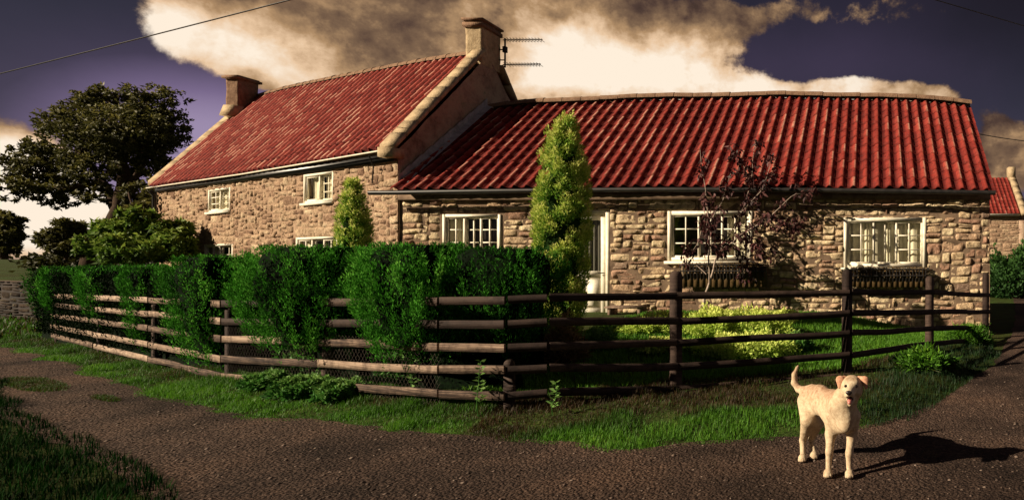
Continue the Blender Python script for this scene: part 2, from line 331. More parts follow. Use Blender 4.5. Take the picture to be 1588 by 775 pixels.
# far-left field
N = 60000; x = rng.uniform(-40, -15, N); y = 11+rng.random(N)**1.5*22; k = (y > np.interp(x, RE[:, 0], RE[:, 1])+.1) & (y < -.9*x+6) ; x, y = x[k], y[k]
grass('field_grass', 'rough brownish grass of the field beyond the track', x, y, .06+.09*rng.random(len(x)), .15+.5*rng.random(len(x)), wid=.014)

# ---------------------------------------------------------------- walls
class Wall:
    def __init__(s, A, B):
        s.A = np.array(A, float); s.B = np.array(B, float); s.L = np.linalg.norm(s.B-s.A); s.d = (s.B-s.A)/s.L; s.n = np.array([s.d[1], -s.d[0]])
    def w(s, u, z, d=0):
        u, z, d = np.broadcast_arrays(np.asarray(u, float), np.asarray(z, float), np.asarray(d, float))
        p = s.A+u[..., None]*s.d+d[..., None]*s.n; return np.concatenate([p, z[..., None]], -1)
    def px(s, x, y):
        k = (x-CX)/F; u = (k*s.A[1]-s.A[0])/(s.d[0]-k*s.d[1]); D = s.A[1]+u*s.d[1]; return u, CAMZ-(y-CY)/F*D
    def rect(s, x0, x1, yt, yb, yt2=None):
        u0, za = s.px(x0, yt); u1, zb = s.px(x1, yb); zc = s.px(x1, yt if yt2 is None else yt2)[1]
        return u0, u1, zb, (za+zc)/2
    def box(s, mb, u0, u1, z0, z1, d0, d1, t=.5):
        c = [s.w(u0, z0, d1), s.w(u1, z0, d1), s.w(u1, z0, d0), s.w(u0, z0, d0), s.w(u0, z1, d1), s.w(u1, z1, d1), s.w(u1, z1, d0), s.w(u0, z1, d0)]
        mb.hexa(np.array(c), t)
def stone_wall(name, W, zb, ztop, holes, mat_, matm, parent, cw=.07, ch=.055, wr=(2, 7), hr=(2, 4), prot=.03, gap=.008, rough=.012, lint=(), label=None, cell=.03, mdep=-.012):
    zmax = ztop if np.isscalar(ztop) else max(ztop(0), ztop(W.L)); zt = (lambda u: ztop) if np.isscalar(ztop) else ztop
    nu, nz = int(W.L/cw), int((zmax-zb)/ch); cw = W.L/nu; occ = np.zeros((nz, nu), bool)
    uc = (np.arange(nu)+.5)*cw; zc = zb+(np.arange(nz)+.5)*ch
    hole = np.zeros_like(occ)
    for h in holes: hole |= ((uc[None] > h[0]) & (uc[None] < h[1]) & (zc[:, None] > h[2]) & (zc[:, None] < h[3]))
    over = zc[:, None] > np.array([zt(q) for q in uc])[None]+ch
    occ = hole | over; rects = []
    def exact(u0, u1, z0, z1): rects.append((u0, u1, z0, z1))
    for (u0, u1, z0, z1) in lint:                    # long stones placed by hand over openings
        i0, i1 = int(round(u0/cw)), int(round(u1/cw)); j0, j1 = int(round((z0-zb)/ch)), int(round((z1-zb)/ch))
        occ[j0:j1, i0:i1] = True; rects.append((i0*cw, i1*cw, zb+j0*ch, zb+j1*ch))
    for j in range(nz):
        i = 0
        while i < nu:
            if occ[j, i]: i += 1; continue
            w = random.randint(*wr); h = random.choice([hr[0], hr[0], hr[0]+1, random.randint(*hr)])
            if random.random() < .12: w = max(1, w//2); h = max(1, h-1)
            if h == 1: w = min(w+1, wr[1])
            ww = 1
            while ww < w and i+ww < nu and not occ[j, i+ww]: ww += 1
            if i+ww+1 <= nu-1 and not occ[j, i+ww] and (i+ww+1 >= nu or occ[j, i+ww+1]): ww += 1
            hh = 1
            while hh < h and j+hh < nz and not occ[j+hh, i:i+ww].any(): hh += 1
            occ[j:j+hh, i:i+ww] = True; rects.append((i*cw, (i+ww)*cw, zb+j*ch, zb+(j+hh)*ch)); i += ww
    mb = MB()
    def warp(u, z):                                # joints wander together so neighbours still fit
        q = np.stack([u*2.2, z*2.2, 0*u+W.L], -1); return u+(vnoise(q)-.5)*.07, z+(vnoise(q+31.1)-.5)*.07
    inh = lambda u, z: any(h[0]-.001 < u < h[1]+.001 and h[2]-.001 < z < h[3]+.001 for h in holes)
    for (u0, u1, z0, z1) in rects:
        n, m = max(4, int((u1-u0)/cell)+2), max(4, int((z1-z0)/cell)+2)
        a = np.linspace(-1, 1, n); b = np.linspace(-1, 1, m); a = np.sign(a)*np.abs(a)**.55; b = np.sign(b)*np.abs(b)**.6
        A, B = np.meshgrid(a, b); sq = 1-.10*(A*A*B*B)
        g_ = gap*(1+.8*random.random())
        U = (u0+u1)/2+A*sq*((u1-u0)/2-g_); Z = (z0+z1)/2+B*sq*((z1-z0)/2-g_)
        sl = random.uniform(-.12, .12)*min(.3, z1-z0); Z = Z+A*sl*.5*(1-np.abs(B))
        seed = random.random()*50; hgt = (1-np.abs(A)**8)*(1-np.abs(B)**7)
        e = vnoise(np.stack([U*9, Z*9, 0*U+seed], -1))-.5; e2 = vnoise(np.stack([U*28, Z*28, 0*U+seed], -1))-.5
        d = -.018+hgt*(.012+prot*(.35+.9*random.random())+e*rough*2.2+e2*rough*.9)+A*random.uniform(-.008, .008)+B*random.uniform(-.008, .008)
        near = any(h[0]-.12 < U.mean() < h[1]+.12 and h[2]-.12 < Z.mean() < h[3]+.12 for h in holes)
        if not near: U, Z = warp(U+(e*.02*(1-hgt)), Z)
        mb.grid(W.w(U, Z, d), random.random())
    o = mb.build(name, mat_, parent, smooth=False)
    mm = MB()                                       # mortar bed and the reveals of the openings
    us = np.unique(np.r_[np.linspace(0, W.L, int(W.L/.25)), [q for h in holes for q in h[:2]]])
    zs = np.unique(np.r_[np.linspace(zb, zmax, int((zmax-zb)/.25)+2), [q for h in holes for q in h[2:]]])
    us = us[(us >= 0) & (us <= W.L)]; zs = zs[(zs >= zb) & (zs <= zmax)]
    for a0, a1 in zip(us[:-1], us[1:]):
        for b0, b1 in zip(zs[:-1], zs[1:]):
            if inh((a0+a1)/2, (b0+b1)/2): continue
            t0, t1 = min(b1, zt(a0)), min(b1, zt(a1))
            if b0 >= max(t0, t1): continue
            mm.add(W.w([a0, a1, a1, a0], [b0, b0, max(b0, t1), max(b0, t0)], mdep), [[0, 1, 2, 3]])
    for h in holes:
        q = .16
        mm.add(W.w([h[0], h[0], h[0], h[0]], [h[2], h[3], h[3], h[2]], [-.014, -.014, -q, -q]), [[0, 1, 2, 3]])
        mm.add(W.w([h[1]]*4, [h[2], h[3], h[3], h[2]], [-.014, -.014, -q, -q]), [[0, 1, 2, 3]])
        mm.add(W.w([h[0], h[1], h[1], h[0]], [h[3]]*4, [-.014, -.014, -q, -q]), [[0, 1, 2, 3]])
        mm.add(W.w([h[0], h[1], h[1], h[0]], [h[2]]*4, [-.014, -.014, -q, -q]), [[0, 1, 2, 3]])
    mo = mm.build('mortar', matm, o)
    return o

def glassmat():
    m = bpy.data.materials.new('window_glass'); m.use_nodes = True; nt = m.node_tree; nt.nodes.remove(nt.nodes['Principled BSDF'])
    t = nt.nodes.new('ShaderNodeBsdfTransparent'); t.inputs[0].default_value = (.95, .95, .93, 1); g_ = nt.nodes.new('ShaderNodeBsdfGlossy'); g_.inputs['Roughness'].default_value = .04
    bmp = nt.nodes.new('ShaderNodeBump'); bmp.inputs['Strength'].default_value = .15; bmp.inputs['Distance'].default_value = .02; nt.links.new(noise(nt, 3, 2), bmp.inputs['Height']); nt.links.new(bmp.outputs[0], g_.inputs['Normal'])
    mx = nt.nodes.new('ShaderNodeMixShader'); fr = nt.nodes.new('ShaderNodeLayerWeight'); fr.inputs[0].default_value = .3
    nt.links.new(mth(nt, 'ADD', mth(nt, 'MULTIPLY', mth(nt, 'POWER', fr.outputs[1], 3), .5), .07, True), mx.inputs[0]); nt.links.new(t.outputs[0], mx.inputs[1]); nt.links.new(g_.outputs[0], mx.inputs[2]); nt.links.new(mx.outputs[0], nt.nodes['Material Output'].inputs[0]); return m
M['glass'] = glassmat()

def window(parent, W, r, sashes, curtain, sill=True, rec=.015, fw=.06, label=None):
    """r: u0,u1,z0,z1; sashes: list of (frac0, frac1, cols, rows, depth); curtain: list of (frac0,frac1)"""
    u0, u1, z0, z1 = r; f = MB(); e = .004
    W.box(f, u0+e, u0+fw, z0+e, z1-e, -rec-.06, -rec+.02); W.box(f, u1-fw, u1-e, z0+e, z1-e, -rec-.06, -rec+.02)
    W.box(f, u0+fw, u1-fw, z1-fw, z1-e, -rec-.06, -rec+.018); W.box(f, u0+fw, u1-fw, z0+e, z0+fw, -rec-.06, -rec+.018)
    win = f.build('window', M['white'], parent); 
    if label: win['label'] = label
    a0, a1, b0, b1 = u0+fw, u1-fw, z0+fw, z1-fw
    for (p, q, nc, nr, dd) in sashes:
        s = MB(); c0 = a0+(a1-a0)*p; c1 = a0+(a1-a0)*q; st = .035; d0, d1 = -rec-.045+dd, -rec-.01+dd
        W.box(s, c0, c0+st, b0, b1, d0, d1); W.box(s, c1-st, c1, b0, b1, d0, d1)
        W.box(s, c0+st, c1-st, b1-st, b1, d0, d1-.002); W.box(s, c0+st, c1-st, b0, b0+st, d0, d1-.002)
        for k in range(1, nc):
            uu = c0+(c1-c0)*k/nc; W.box(s, uu-.011, uu+.011, b0+st, b1-st, d0+.005, d1-.006)
        for k in range(1, nr):
            zz = b0+(b1-b0)*k/nr; W.box(s, c0+st, c1-st, zz-.011, zz+.011, d0+.007, d1-.008)
        s.build('sash', M['white'], win)
    gl = MB(); gl.add(W.w([a0, a1, a1, a0], [b0, b0, b1, b1], -rec-.05), [[0, 1, 2, 3]]); gl.build('pane', M['glass'], win)
    if sill:
        s = MB(); W.box(s, u0-.05, u1+.05, z0-.05, z0+.002, -rec+.03, .055); s.build('sill', M['white'], win)
    for (p, q) in curtain:
        n = 40; uu = np.linspace(a0+(a1-a0)*p, a0+(a1-a0)*q, n); dd = -rec-.125+.012*np.sin(uu*60+np.sin(uu*17)*2); s = MB()
        s.grid(np.stack([W.w(uu, b0-.02, dd), W.w(uu, b1+.02, dd)])); s.build('curtain', M['curtain'], win, smooth=True)
    s = MB(); W.box(s, u0-.02, u1+.02, z0-.02, z1+.02, -.5, -.24); s.build('interior', M['dark'], win)
    return win

def pantile(name, eL, eR, rR, rL, ncol, ncrs, mat_, parent, bow_e=lambda u: 0, bow_r=lambda u: 0, amp=.03, edge=.03):
    eL, eR, rR, rL = map(np.asarray, (eL, eR, rR, rL)); K = 8
    nrml = nrm(np.cross(eR-eL, rL-eL)); mb = MB(); tin = rng.random((ncrs, ncol))
    patch = n2(*np.meshgrid(np.arange(ncol)*.13, np.arange(ncrs)*.25), 1.)
    u = np.linspace(0, 1, ncol*K+1); ph = (np.arange(ncol*K+1) % K)/K
    t = (u*ncol) % 1.0
    wave = np.where(t < .55, np.sin(t/.55*math.pi), -.35*np.sin((t-.55)/.45*math.pi))*amp
    be = np.array([bow_e(q) for q in u]); br = np.array([bow_r(q) for q in u])
    for j in range(ncrs):
        v0, v1 = j/ncrs, min(1, (j+1.15)/ncrs)
        rows = []
        jit = (rng.random(ncol)-.5)*.010; jit = np.repeat(jit, K); jit = np.r_[jit, jit[-1]]
        jz = (rng.random(ncol)-.5)*.035/ncrs; jz = np.repeat(jz, K); jz = np.r_[jz, jz[-1]]
        for v, off in ((v0, -.004), (v0, edge), ((v0+v1)/2, edge*.55), (v1, .0)):
            vv = v+(jz if v == v0 else 0)
            p = (eL+(eR-eL)*u[:, None])*(1-vv if np.isscalar(vv) else (1-vv)[:, None])+(rL+(rR-rL)*u[:, None])*(vv if np.isscalar(vv) else vv[:, None])
            p = p+nrml*(wave+off+jit)[:, None]; p[:, 2] += be*(1-v)+br*v; rows.append(p)
        G = np.array(rows); tt = np.clip(.22+.42*np.repeat(tin[j], K)+.35*np.repeat(patch[j]-.3, K)-.5*np.tile(np.array([.1, 0, 0, .2, .6, 1, 1, .6]), ncol)+np.tile(np.array([0, .12, .3, 0, 0, 0, 0, 0]), ncol), 0, 1)  # tile tint: dark troughs, and sunlit highlights painted along the crests
        mb.grid(G, np.tile(tt, 3))
    return mb.build(name, mat_, parent, smooth=False)
def flat_shape(mb, pts, thick, nvec):
    pts = np.asarray(pts, float); n = len(pts); q = pts+np.asarray(nvec)*thick
    return mb
# ---------------------------------------------------------------- farmhouse (tall, left)
FH = Wall((-19.86, 17.0), (-9.03, 11.6)); LW = Wall((-8.98, 11.62), (2.2, 11.62))
farm = empty('farmhouse', (-14.4, 14.3, 0), 'two storey stone farmhouse with red pantile roof and two chimneys', 'house')
cott = empty('stone_cottage', (-3.4, 11.62, 0), 'low single storey stone cottage with red pantile roof and cream windows', 'house')
zE = lambda u: 3.46+.06*u/FH.L
h1 = FH.rect(323, 357, 292, 327); h2 = FH.rect(471, 517, 268, 312); h3 = FH.rect(317, 361, 378, 412); h4 = FH.rect(459, 524, 367, 412)
stone_wall('wall', FH, -.15, zE, [h1, h2, h3, h4], M['rubble'], M['mortar2'], farm, cw=.065, ch=.055, wr=(2, 7), hr=(2, 4), prot=.017, gap=.005, mdep=-.012, rough=.030, cell=.035,
           lint=[(h[0]-.12, h[1]+.12, h[3]+.01, h[3]+.2) for h in (h1, h3, h4)]+[(h2[0]-.12, h2[1]+.12, h2[3]+.01, h2[3]+.14)])
window(farm, FH, h1, [(0, .5, 2, 3, 0), (.5, 1, 2, 3, -.04)], [(0, .6), (.7, 1)], fw=.05)
window(farm, FH, h2, [(0, .5, 1, 1, 0), (.45, 1, 2, 3, -.04)], [(0, .42), (.5, .95)], fw=.05)
window(farm, FH, h3, [(0, .5, 2, 2, 0), (.5, 1, 2, 2, -.04)], [(0, .3)], fw=.05)
window(farm, FH, h4, [(0, .36, 2, 2, 0), (.36, .64, 1, 2, -.04), (.64, 1, 2, 2, 0)], [(0, .25)], fw=.05)
# gable wall, back and far end
AP = (14.3, 6.18)
g = MB(); yy = np.linspace(11.6, 17.0, 70); tops = np.where(yy < AP[0], 3.5+(yy-11.6)/(AP[0]-11.6)*(AP[1]-3.5), AP[1]-(yy-AP[0])/(17-AP[0])*(AP[1]-3.5))
s_ = np.linspace(0, 1, 60)[:, None]; ZZ = -.2+(tops[None]+.2)*s_; YYg = np.broadcast_to(yy, ZZ.shape)
G = np.stack([-9.0+(fbm(np.stack([YYg*3, ZZ*3, 0*ZZ], -1))-.5)*.06, YYg, ZZ], -1); g.grid(G)
g.build('gable_wall', M['gable'], farm, smooth=True)
g = MB(); L0, L1, La = (-19.86, 17.0), (-19.86, 22.4), (-19.86, 19.7)
g.add([(-19.84, 17, -.2), (-19.84, 22.4, -.2), (-19.84, 22.4, 3.42), (-19.84, 19.7, 6.5), (-19.84, 17, 3.42)], [[0, 1, 2, 3], [0, 3, 4, 4]][:1]).add([(-19.84, 17, -.2), (-19.84, 19.7, 6.5), (-19.84, 17, 3.42)], [[0, 1, 2]])
g.quadv((-9.03, 17, -.2), (-19.8, 22.4, -.2), (-19.8, 22.4, 3.42), (-9.03, 17, 3.5)); g.build('rear_wall', M['gable'], farm)
def fe(u, z, d=.15): return FH.w(u, z, d)
rise = np.array([0, 2.7+.13, 0])
eL, eR = fe(.12, 3.40), fe(FH.L-.12, 3.50)
rL = FH.w(.12, 6.60, 0)+[0, 2.7, 0]; rR = FH.w(FH.L-.12, 6.24, 0)+[0, 2.7, 0]
bowr = lambda u: .10*math.sin(math.pi*u)+.015*math.sin(9*u)
bowe = lambda u: -.03*math.sin(math.pi*u)+.012*math.sin(14*u)
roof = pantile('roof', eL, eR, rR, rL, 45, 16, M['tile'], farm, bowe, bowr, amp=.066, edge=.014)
g = MB(); g.quadv(rR-[0, 0, .03], rL-[0, 0, .03], rL+[0, 2.8, -3.1], rR+[0, 2.8, -2.8]); g.build('rear_roof', M['tile'], farm)
def ridge_run(name, A, B, bow, n, parent, r=.11):
    g = MB(); A, B = np.asarray(A), np.asarray(B)
    for i in range(n):
        u0, u1 = i/n, (i+1.0)/n; pts = []
        for q in (u0, u1):
            p = A+(B-A)*q; p = p+[0, 0, bow(q)+random.uniform(-.008, .008)]; pts.append(p)
        T = nrm(pts[1]-pts[0]); sd = nrm(np.cross(T, [0, 0, 1])); rows = []
        for p, rr in zip(pts, (r, r*1.06)):
            an = np.linspace(-.15, math.pi+.15, 9); rows.append(p-[0, 0, .03]+np.cos(an)[:, None]*sd*rr*1.35+np.sin(an)[:, None]*np.array([0, 0, 1])*rr)
        g.grid(np.array(rows), random.random())
    return g.build(name, M['ridge'], parent, smooth=True)
ridge_run('ridge_tiles', rL, rR, bowr, 28, farm)
# copings on the verges, kneeler
def coping(A, B, X0, X1, th, n=9):
    g = MB(); A, B = np.asarray(A, float), np.asarray(B, float)
    for i in range(n):
        a = A+(B-A)*(i/n+.004); b = A+(B-A)*((i+1)/n-.004); jz = random.uniform(-.01, .01)
        g.hexa([(X0, a[0], a[1]), (X1, a[0], a[1]), (X1, b[0], b[1]), (X0, b[0], b[1]), (X0, a[0], a[1]+th+jz), (X1, a[0], a[1]+th+jz), (X1, b[0], b[1]+th+jz), (X0, b[0], b[1]+th+jz)], random.random())
    return g
coping((17.15, 3.3), (14.78, 6.02), -9.22, -8.94, .10, 8).build('coping', M['coping'], farm)
g = coping((11.42, 3.46), (14.12, 6.17), -9.22, -8.94, .10)
g.box((-9.08, 11.52, 3.42), (.285, .28, .18)); g.build('coping', M['coping'], farm)
g = coping((16.85, 3.42), (19.6, 6.5), -19.98, -19.66, .14, 9); g.build('coping', M['coping'], farm)
# chimneys
def brick_stack(name, x0, x1, y0, y1, z0, z1, capfn, parent, m='coping'):
    g = MB(); n = 14; zs_ = np.linspace(z0, z1, n)
    ring = []
    for z in zs_:
        pts = []
        for (a, b) in (((x0, y0), (x1, y0)), ((x1, y0), (x1, y1)), ((x1, y1), (x0, y1)), ((x0, y1), (x0, y0))):
            for k in range(7): pts.append((a[0]+(b[0]-a[0])*k/7, a[1]+(b[1]-a[1])*k/7, z))
        ring.append(pts)
    G = np.array(ring); c = np.array([(x0+x1)/2, (y0+y1)/2, 0]); nn = (fbm(G*6)-.5)[..., None]*.05; dv = nrm((G-c)*[1, 1, 0]); g.grid(G+dv*nn, .5, closed=True)
    o = g.build(name, M[m], parent, smooth=False); capfn(o); return o
def capA(o):
    g = MB(); g.box((-9.2, 14.42, 6.80), (.46, .78, .09)); g.box((-9.2, 14.42, 6.875), (.42, .72, .05)); g.box((-9.2, 14.42, 6.925), (.5, .8, .045)); g.build('chimney_cap', M['ridge'], o)
brick_stack('chimney', -9.38, -9.0, 14.08, 14.76, 5.9, 6.76, capA, farm)
def capB(o):
    g = MB(); g.box((-19.74, 19.15, 7.0), (.5, .76, .07)); g.box((-19.74, 19.15, 7.05), (.42, .66, .04)); g.build('chimney_cap', M['ridge'], o)
    g = MB(); g.box((-19.66, 19.02, 5.95), (.44, .85, .34), taper=.8); g.build('flashing', M['coping'], o)
brick_stack('chimney', -19.93, -19.55, 18.85, 19.45, 5.6, 6.96, capB, farm, 'ridge')
# gutter, downpipe, lead flashing
g = MB(); g.tube([FH.w(-.05, 3.37, .20), FH.w(FH.L*.5, 3.385, .20), FH.w(FH.L-.02, 3.46, .20)], .017, 8); g.build('gutter', M['white'], farm, smooth=True)
g = MB(); FH.box(g, .0, FH.L, 3.28, 3.42, .0, .06); g.build('fascia', M['black'], farm)
g = MB(); g.tube([FH.w(.12, 3.3, .18), FH.w(.12, 3.15, .1), FH.w(.12, -.1, .1)], .045, 8); g.build('downpipe', M['black'], farm, smooth=True)
g = MB(); g.tube([FH.w(FH.L-.55, 3.40, .2), FH.w(FH.L-.62, 3.2, .1), FH.w(FH.L-.75, 2.9, .06)], .012, 6); g.build('overflow_pipe', M['black'], farm)
g = MB(); 
for k in range(9):
    a = 11.55+(14.2-11.55)*k/9; b = 11.55+(14.2-11.55)*(k+1)/9; za = 2.80+(a-11.5)*.80+.04; zb_ = 2.80+(b-11.5)*.80+.04
    g.quadv((-8.955, a, za+.0), (-8.955, b, zb_), (-8.955, b, zb_+.16), (-8.955, a, za+.13)); g.quadv((-8.955, a, za), (-8.955, b, zb_), (-8.82, b, zb_-.03), (-8.82, a, za-.03))
g.build('lead_flashing', M['lead'], farm)
# aerial on the chimney
a0 = np.array([-8.86, 14.72, 0]); g = MB(); g.tube([a0+[0, 0, 6.02], a0+[0, 0, 6.72]], .02, 6)
g.tube([a0+[0, 0, 6.2], a0+[-.14, 0, 6.2]], .014, 6); g.tube([a0+[0, 0, 6.45], a0+[-.14, 0, 6.45]], .014, 6); g.box(a0+[0, 0, 6.45], (.08, .08, .14))
ae = g.build('aerial_mast', M['metal'], farm)
for z, ln in ((6.68, .9), (6.09, .86)):
    g = MB(); g.tube([a0+[-.05, 0, z], a0+[ln, 0, z+.012]], .011, 6)
    for k in range(12):
        xx = .05+(ln-.08)*k/11; h_ = .075 if k > 1 else .1; g.tube([a0+[xx, 0, z-.04*(k > 1)-.05*(k < 2)], a0+[xx, 0, z+.04+.02*(k < 2)]], .006, 4); g.tube([a0+[xx, -.15, z], a0+[xx, .15, z]], .006, 4)
    g.build('antenna', M['metal'], ae)
# lamp bracket on the farmhouse wall
u_, z_ = FH.px(300, 385); g = MB(); g.tube([FH.w(u_, z_+.25, .03), FH.w(u_, z_+.32, .2), FH.w(u_, z_+.25, .33)], .015, 6); c = FH.w(u_, z_+.08, .33)
g.tube([c+[0, 0, .14], c+[0, 0, .1], c, c-[0, 0, .14]], [.02, .10, .085, .06], 6); g.tube([FH.w(u_, z_+.3, .02), FH.w(u_, z_-.1, .02)], .02, 6)
tag(g.build('wall_lantern', M['black']), 'small black wall lantern on a bracket beside the lower left farmhouse window', 'lantern')

# ---------------------------------------------------------------- low cottage
base = gh(np.array([-9, -5, -1, 2.2]), np.array([11.6]*4))
hA = LW.rect(686, 777, 332, 400); hB = LW.rect(1035, 1167, 327, 405); hC = LW.rect(1308, 1437, 337, 415); hD = LW.rect(866, 945, 325, 496)
ztl = lambda u: 2.64
stone_wall('wall', LW, -.2, ztl, [hA, hB, hC, hD], M['stone'], M['mortar'], cott, cw=.06, ch=.05, wr=(3, 9), hr=(2, 4), prot=.013, gap=.005, rough=.032, cell=.028,
           lint=[(hD[0]-.1, hD[0]+.45, hD[3]+.01, hD[3]+.24), (hD[0]+.5, hD[1]+.2, hD[3]+.01, hD[3]+.24), (hB[0]-.5, hB[0]+.55, hB[3]+.01, hB[3]+.24), (hB[0]+.6, hB[1]+.15, hB[3]+.01, hB[3]+.22), (hC[0]-.2, hC[0]+.8, hC[3]+.01, hC[3]+.17), (hC[0]+.85, hC[1]+.3, hC[3]+.01, hC[3]+.17)])
window(cott, LW, hA, [(0, .36, 2, 3, 0), (.34, .66, 2, 3, -.03), (.64, 1, 2, 3, 0)], [(0, .34)], fw=.055)
window(cott, LW, hB, [(0, .36, 2, 3, 0), (.34, .66, 2, 3, -.03), (.64, 1, 2, 3, 0)], [(.7, .95)], fw=.075)
window(cott, LW, hC, [(0, .36, 2, 3, 0), (.34, .66, 2, 1, -.03), (.64, 1, 2, 3, 0)], [(0, .35), (.37, .63), (.66, 1)], fw=.075)
# door
u0, u1, z0, z1 = hD; g = MB(); 
LW.box(g, u0+.004, u0+.08, z0, z1-.004, -.14, -.02); LW.box(g, u1-.08, u1-.004, z0, z1-.004, -.14, -.02); LW.box(g, u0+.08, u1-.08, z1-.08, z1-.004, -.14, -.022)
df = g.build('door_frame', M['white'], cott)
a0_, a1_ = u0+.085, u1-.085; zm = LW.px(900, 420)[1]; g = MB()
for (p, q, r, s, e) in ((a0_, a0_+.11, z0+.04, z1-.085, 0), (a1_-.11, a1_, z0+.04, z1-.085, 0), (a0_+.11, a1_-.11, z1-.2, z1-.085, .002), (a0_+.11, a1_-.11, zm-.12, zm, .002), (a0_+.11, a1_-.11, z0+.04, z0+.22, .002), (a0_+.11, a1_-.11, z0+.22, zm-.12, .02)):
    LW.box(g, p, q, r, s, -.12+e, -.075-e)
for k in (0, 1):
    m0 = a0_+.11+(a1_-a0_-.22)*k/2; m1 = m0+(a1_-a0_-.22)/2; LW.box(g, m0+.03, m1-.03, z0+.27, zm-.17, -.1, -.085)
dr = g.build('door', M['white'], cott)
g = MB(); g.add(LW.w([a0_+.11, a1_-.11, a1_-.11, a0_+.11], [zm, zm, z1-.2, z1-.2], -.1), [[0, 1, 2, 3]]); g.build('pane', M['glass'], dr)
g = MB(); n = 40; uu = np.linspace(a0_+.2, a1_-.1, n); g.grid(np.stack([LW.w(uu, zm-.02, -.17+.015*np.sin(uu*70)), LW.w(uu, z1-.2, -.17+.015*np.sin(uu*70))])); 
M['curtain2'] = mat('grey_curtain', (.10, .095, .075), .9); g.build('curtain', M['curtain2'], dr, smooth=True)
g = MB(); LW.box(g, u0, u1, z0, z1, -.5, -.3); g.build('interior', M['dark'], dr)
g = MB(); LW.box(g, u0-.05, u1+.05, z0-.14, z0, -.1, .22); g.build('doorstep', M['coping'], cott)
g = MB(); hz = zm-.04; g.tube([LW.w(a1_-.05, hz, -.075), LW.w(a1_-.05, hz, -.03), LW.w(a1_-.15, hz, -.03)], .011, 6); g.build('handle', M['metal'], dr)
# roof
RU = [0, .10, .26, .45, .6, .8, .93, 1]; RZ = [4.90, 5.02, 5.11, 5.17, 5.19, 5.16, 5.08, 5.0]
bow_r = lambda u: np.interp(u, RU, RZ)-(4.9+.1*u)+.01*math.sin(23*u); bow_e = lambda u: .075*math.sin(math.pi*min(1, max(0, u)))**.8+.01*math.sin(31*u)
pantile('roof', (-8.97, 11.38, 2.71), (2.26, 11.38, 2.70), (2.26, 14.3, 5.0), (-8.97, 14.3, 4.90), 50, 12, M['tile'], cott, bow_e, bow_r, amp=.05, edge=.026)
g = MB(); g.quadv((2.26, 14.3, 4.95), (-8.97, 14.3, 4.85), (-8.97, 17.2, 2.6), (2.26, 17.2, 2.6)); g.build('rear_roof', M['tile'], cott)
ridge_run('ridge_tiles', (-8.95, 14.3, 4.97), (2.27, 14.3, 5.07), bow_r, 26, cott, .10)
g = MB(); LW.box(g, .0, LW.L, 2.55, 2.68, .0, .07); g.build('wall_plate', M['mortar'], cott)
g = MB(); n = 24; uu = np.linspace(-.35, LW.L+.05, n); g.tube(np.array([LW.w(q, 2.655+.06*math.sin(math.pi*max(0, q)/LW.L), .29) for q in uu]), .045, 8); g.build('gutter', M['black'], cott, smooth=True)
g = MB(); g.quadv((2.2, 11.62, -.3), (2.2, 17, -.3), (2.2, 17, 2.6), (2.2, 11.62, 2.65)); g.add([(2.2, 11.62, 2.65), (2.2, 17, 2.6), (2.2, 14.3, 4.95)], [[0, 1, 2]]); g.quadv((2.2, 17, -.3), (-9, 17, -.3), (-9, 17, 2.6), (2.2, 17, 2.6)); g.build('end_wall', M['gable'], cott)
# hayrack troughs on the wall, seat, pots
def trough(x0, x1, yt, yb, label):
    u0, u1, zb, zt = LW.rect(x0, x1, yt, yb); g = MB(); n = int((u1-u0)/.06)
    for k in range(n+1):
        u = u0+(u1-u0)*k/n; g.tube([LW.w(u, zt, .27), LW.w(u, zt-.12, .27), LW.w(u, zb+.03, .16), LW.w(u, zb, .05)], .010, 5)
    for z, d in ((zt, .275), (zt-.12, .275), (zb+.05, .17)): g.tube([LW.w(u0, z, d), LW.w(u1, z, d)], .013, 6)
    for u in (u0, u1): g.tube([LW.w(u, zt, .04), LW.w(u, zt, .275)], .013, 6)
    tr = g.build('hayrack_planter', M['black'])
    tag(tr, label, 'planter', 'iron hayrack planters on the cottage wall')
    s = MB(); NN = 3500; q = rng.random((NN, 3)); d = .05+.2*q[:, 1]*(.35+.65*q[:, 2]); s.leaves(LW.w(u0+(u1-u0)*q[:, 0], zb+.02+(zt-zb)*q[:, 2], d), rng.normal(size=(NN, 3))+[0, 0, .6], .05, .018, rng.random(NN)*.8)
    for k in range(14):
        u = u0+(u1-u0)*(k+.5)/14; s.box(LW.w(u, (zt+zb)/2, .14), ((u1-u0)/14.5, .15, zt-zb-.05), t=.2)
    s.build('liner', M['dry'], tr); return tr
trough(1320, 1434, 417, 446, 'iron hayrack planter with bare brown lining under the right hand window')
trough(1062, 1192, 410, 446, 'shaded iron hayrack planter under the middle window behind the purple tree')
g = MB(); u0, z0 = LW.px(955, 476); u1, _ = LW.px(1014, 476)
for k in range(3): LW.box(g, u0+k*.003, u1-k*.003, z0+.02, z0+.05, .18+k*.12, .28+k*.12)
be = g.build('garden_bench', M['fence']); tag(be, 'small pale wooden garden bench by the wall right of the cottage door', 'bench')
for k, u in enumerate((u0+.06, u1-.12)):
    g = MB(); zg = float(gh(LW.w(u, 0, .3)[0], LW.w(u, 0, .3)[1])); LW.box(g, u, u+.06, zg-.05, z0+.019, .2, .5); g.build('leg', M['fence'], be)

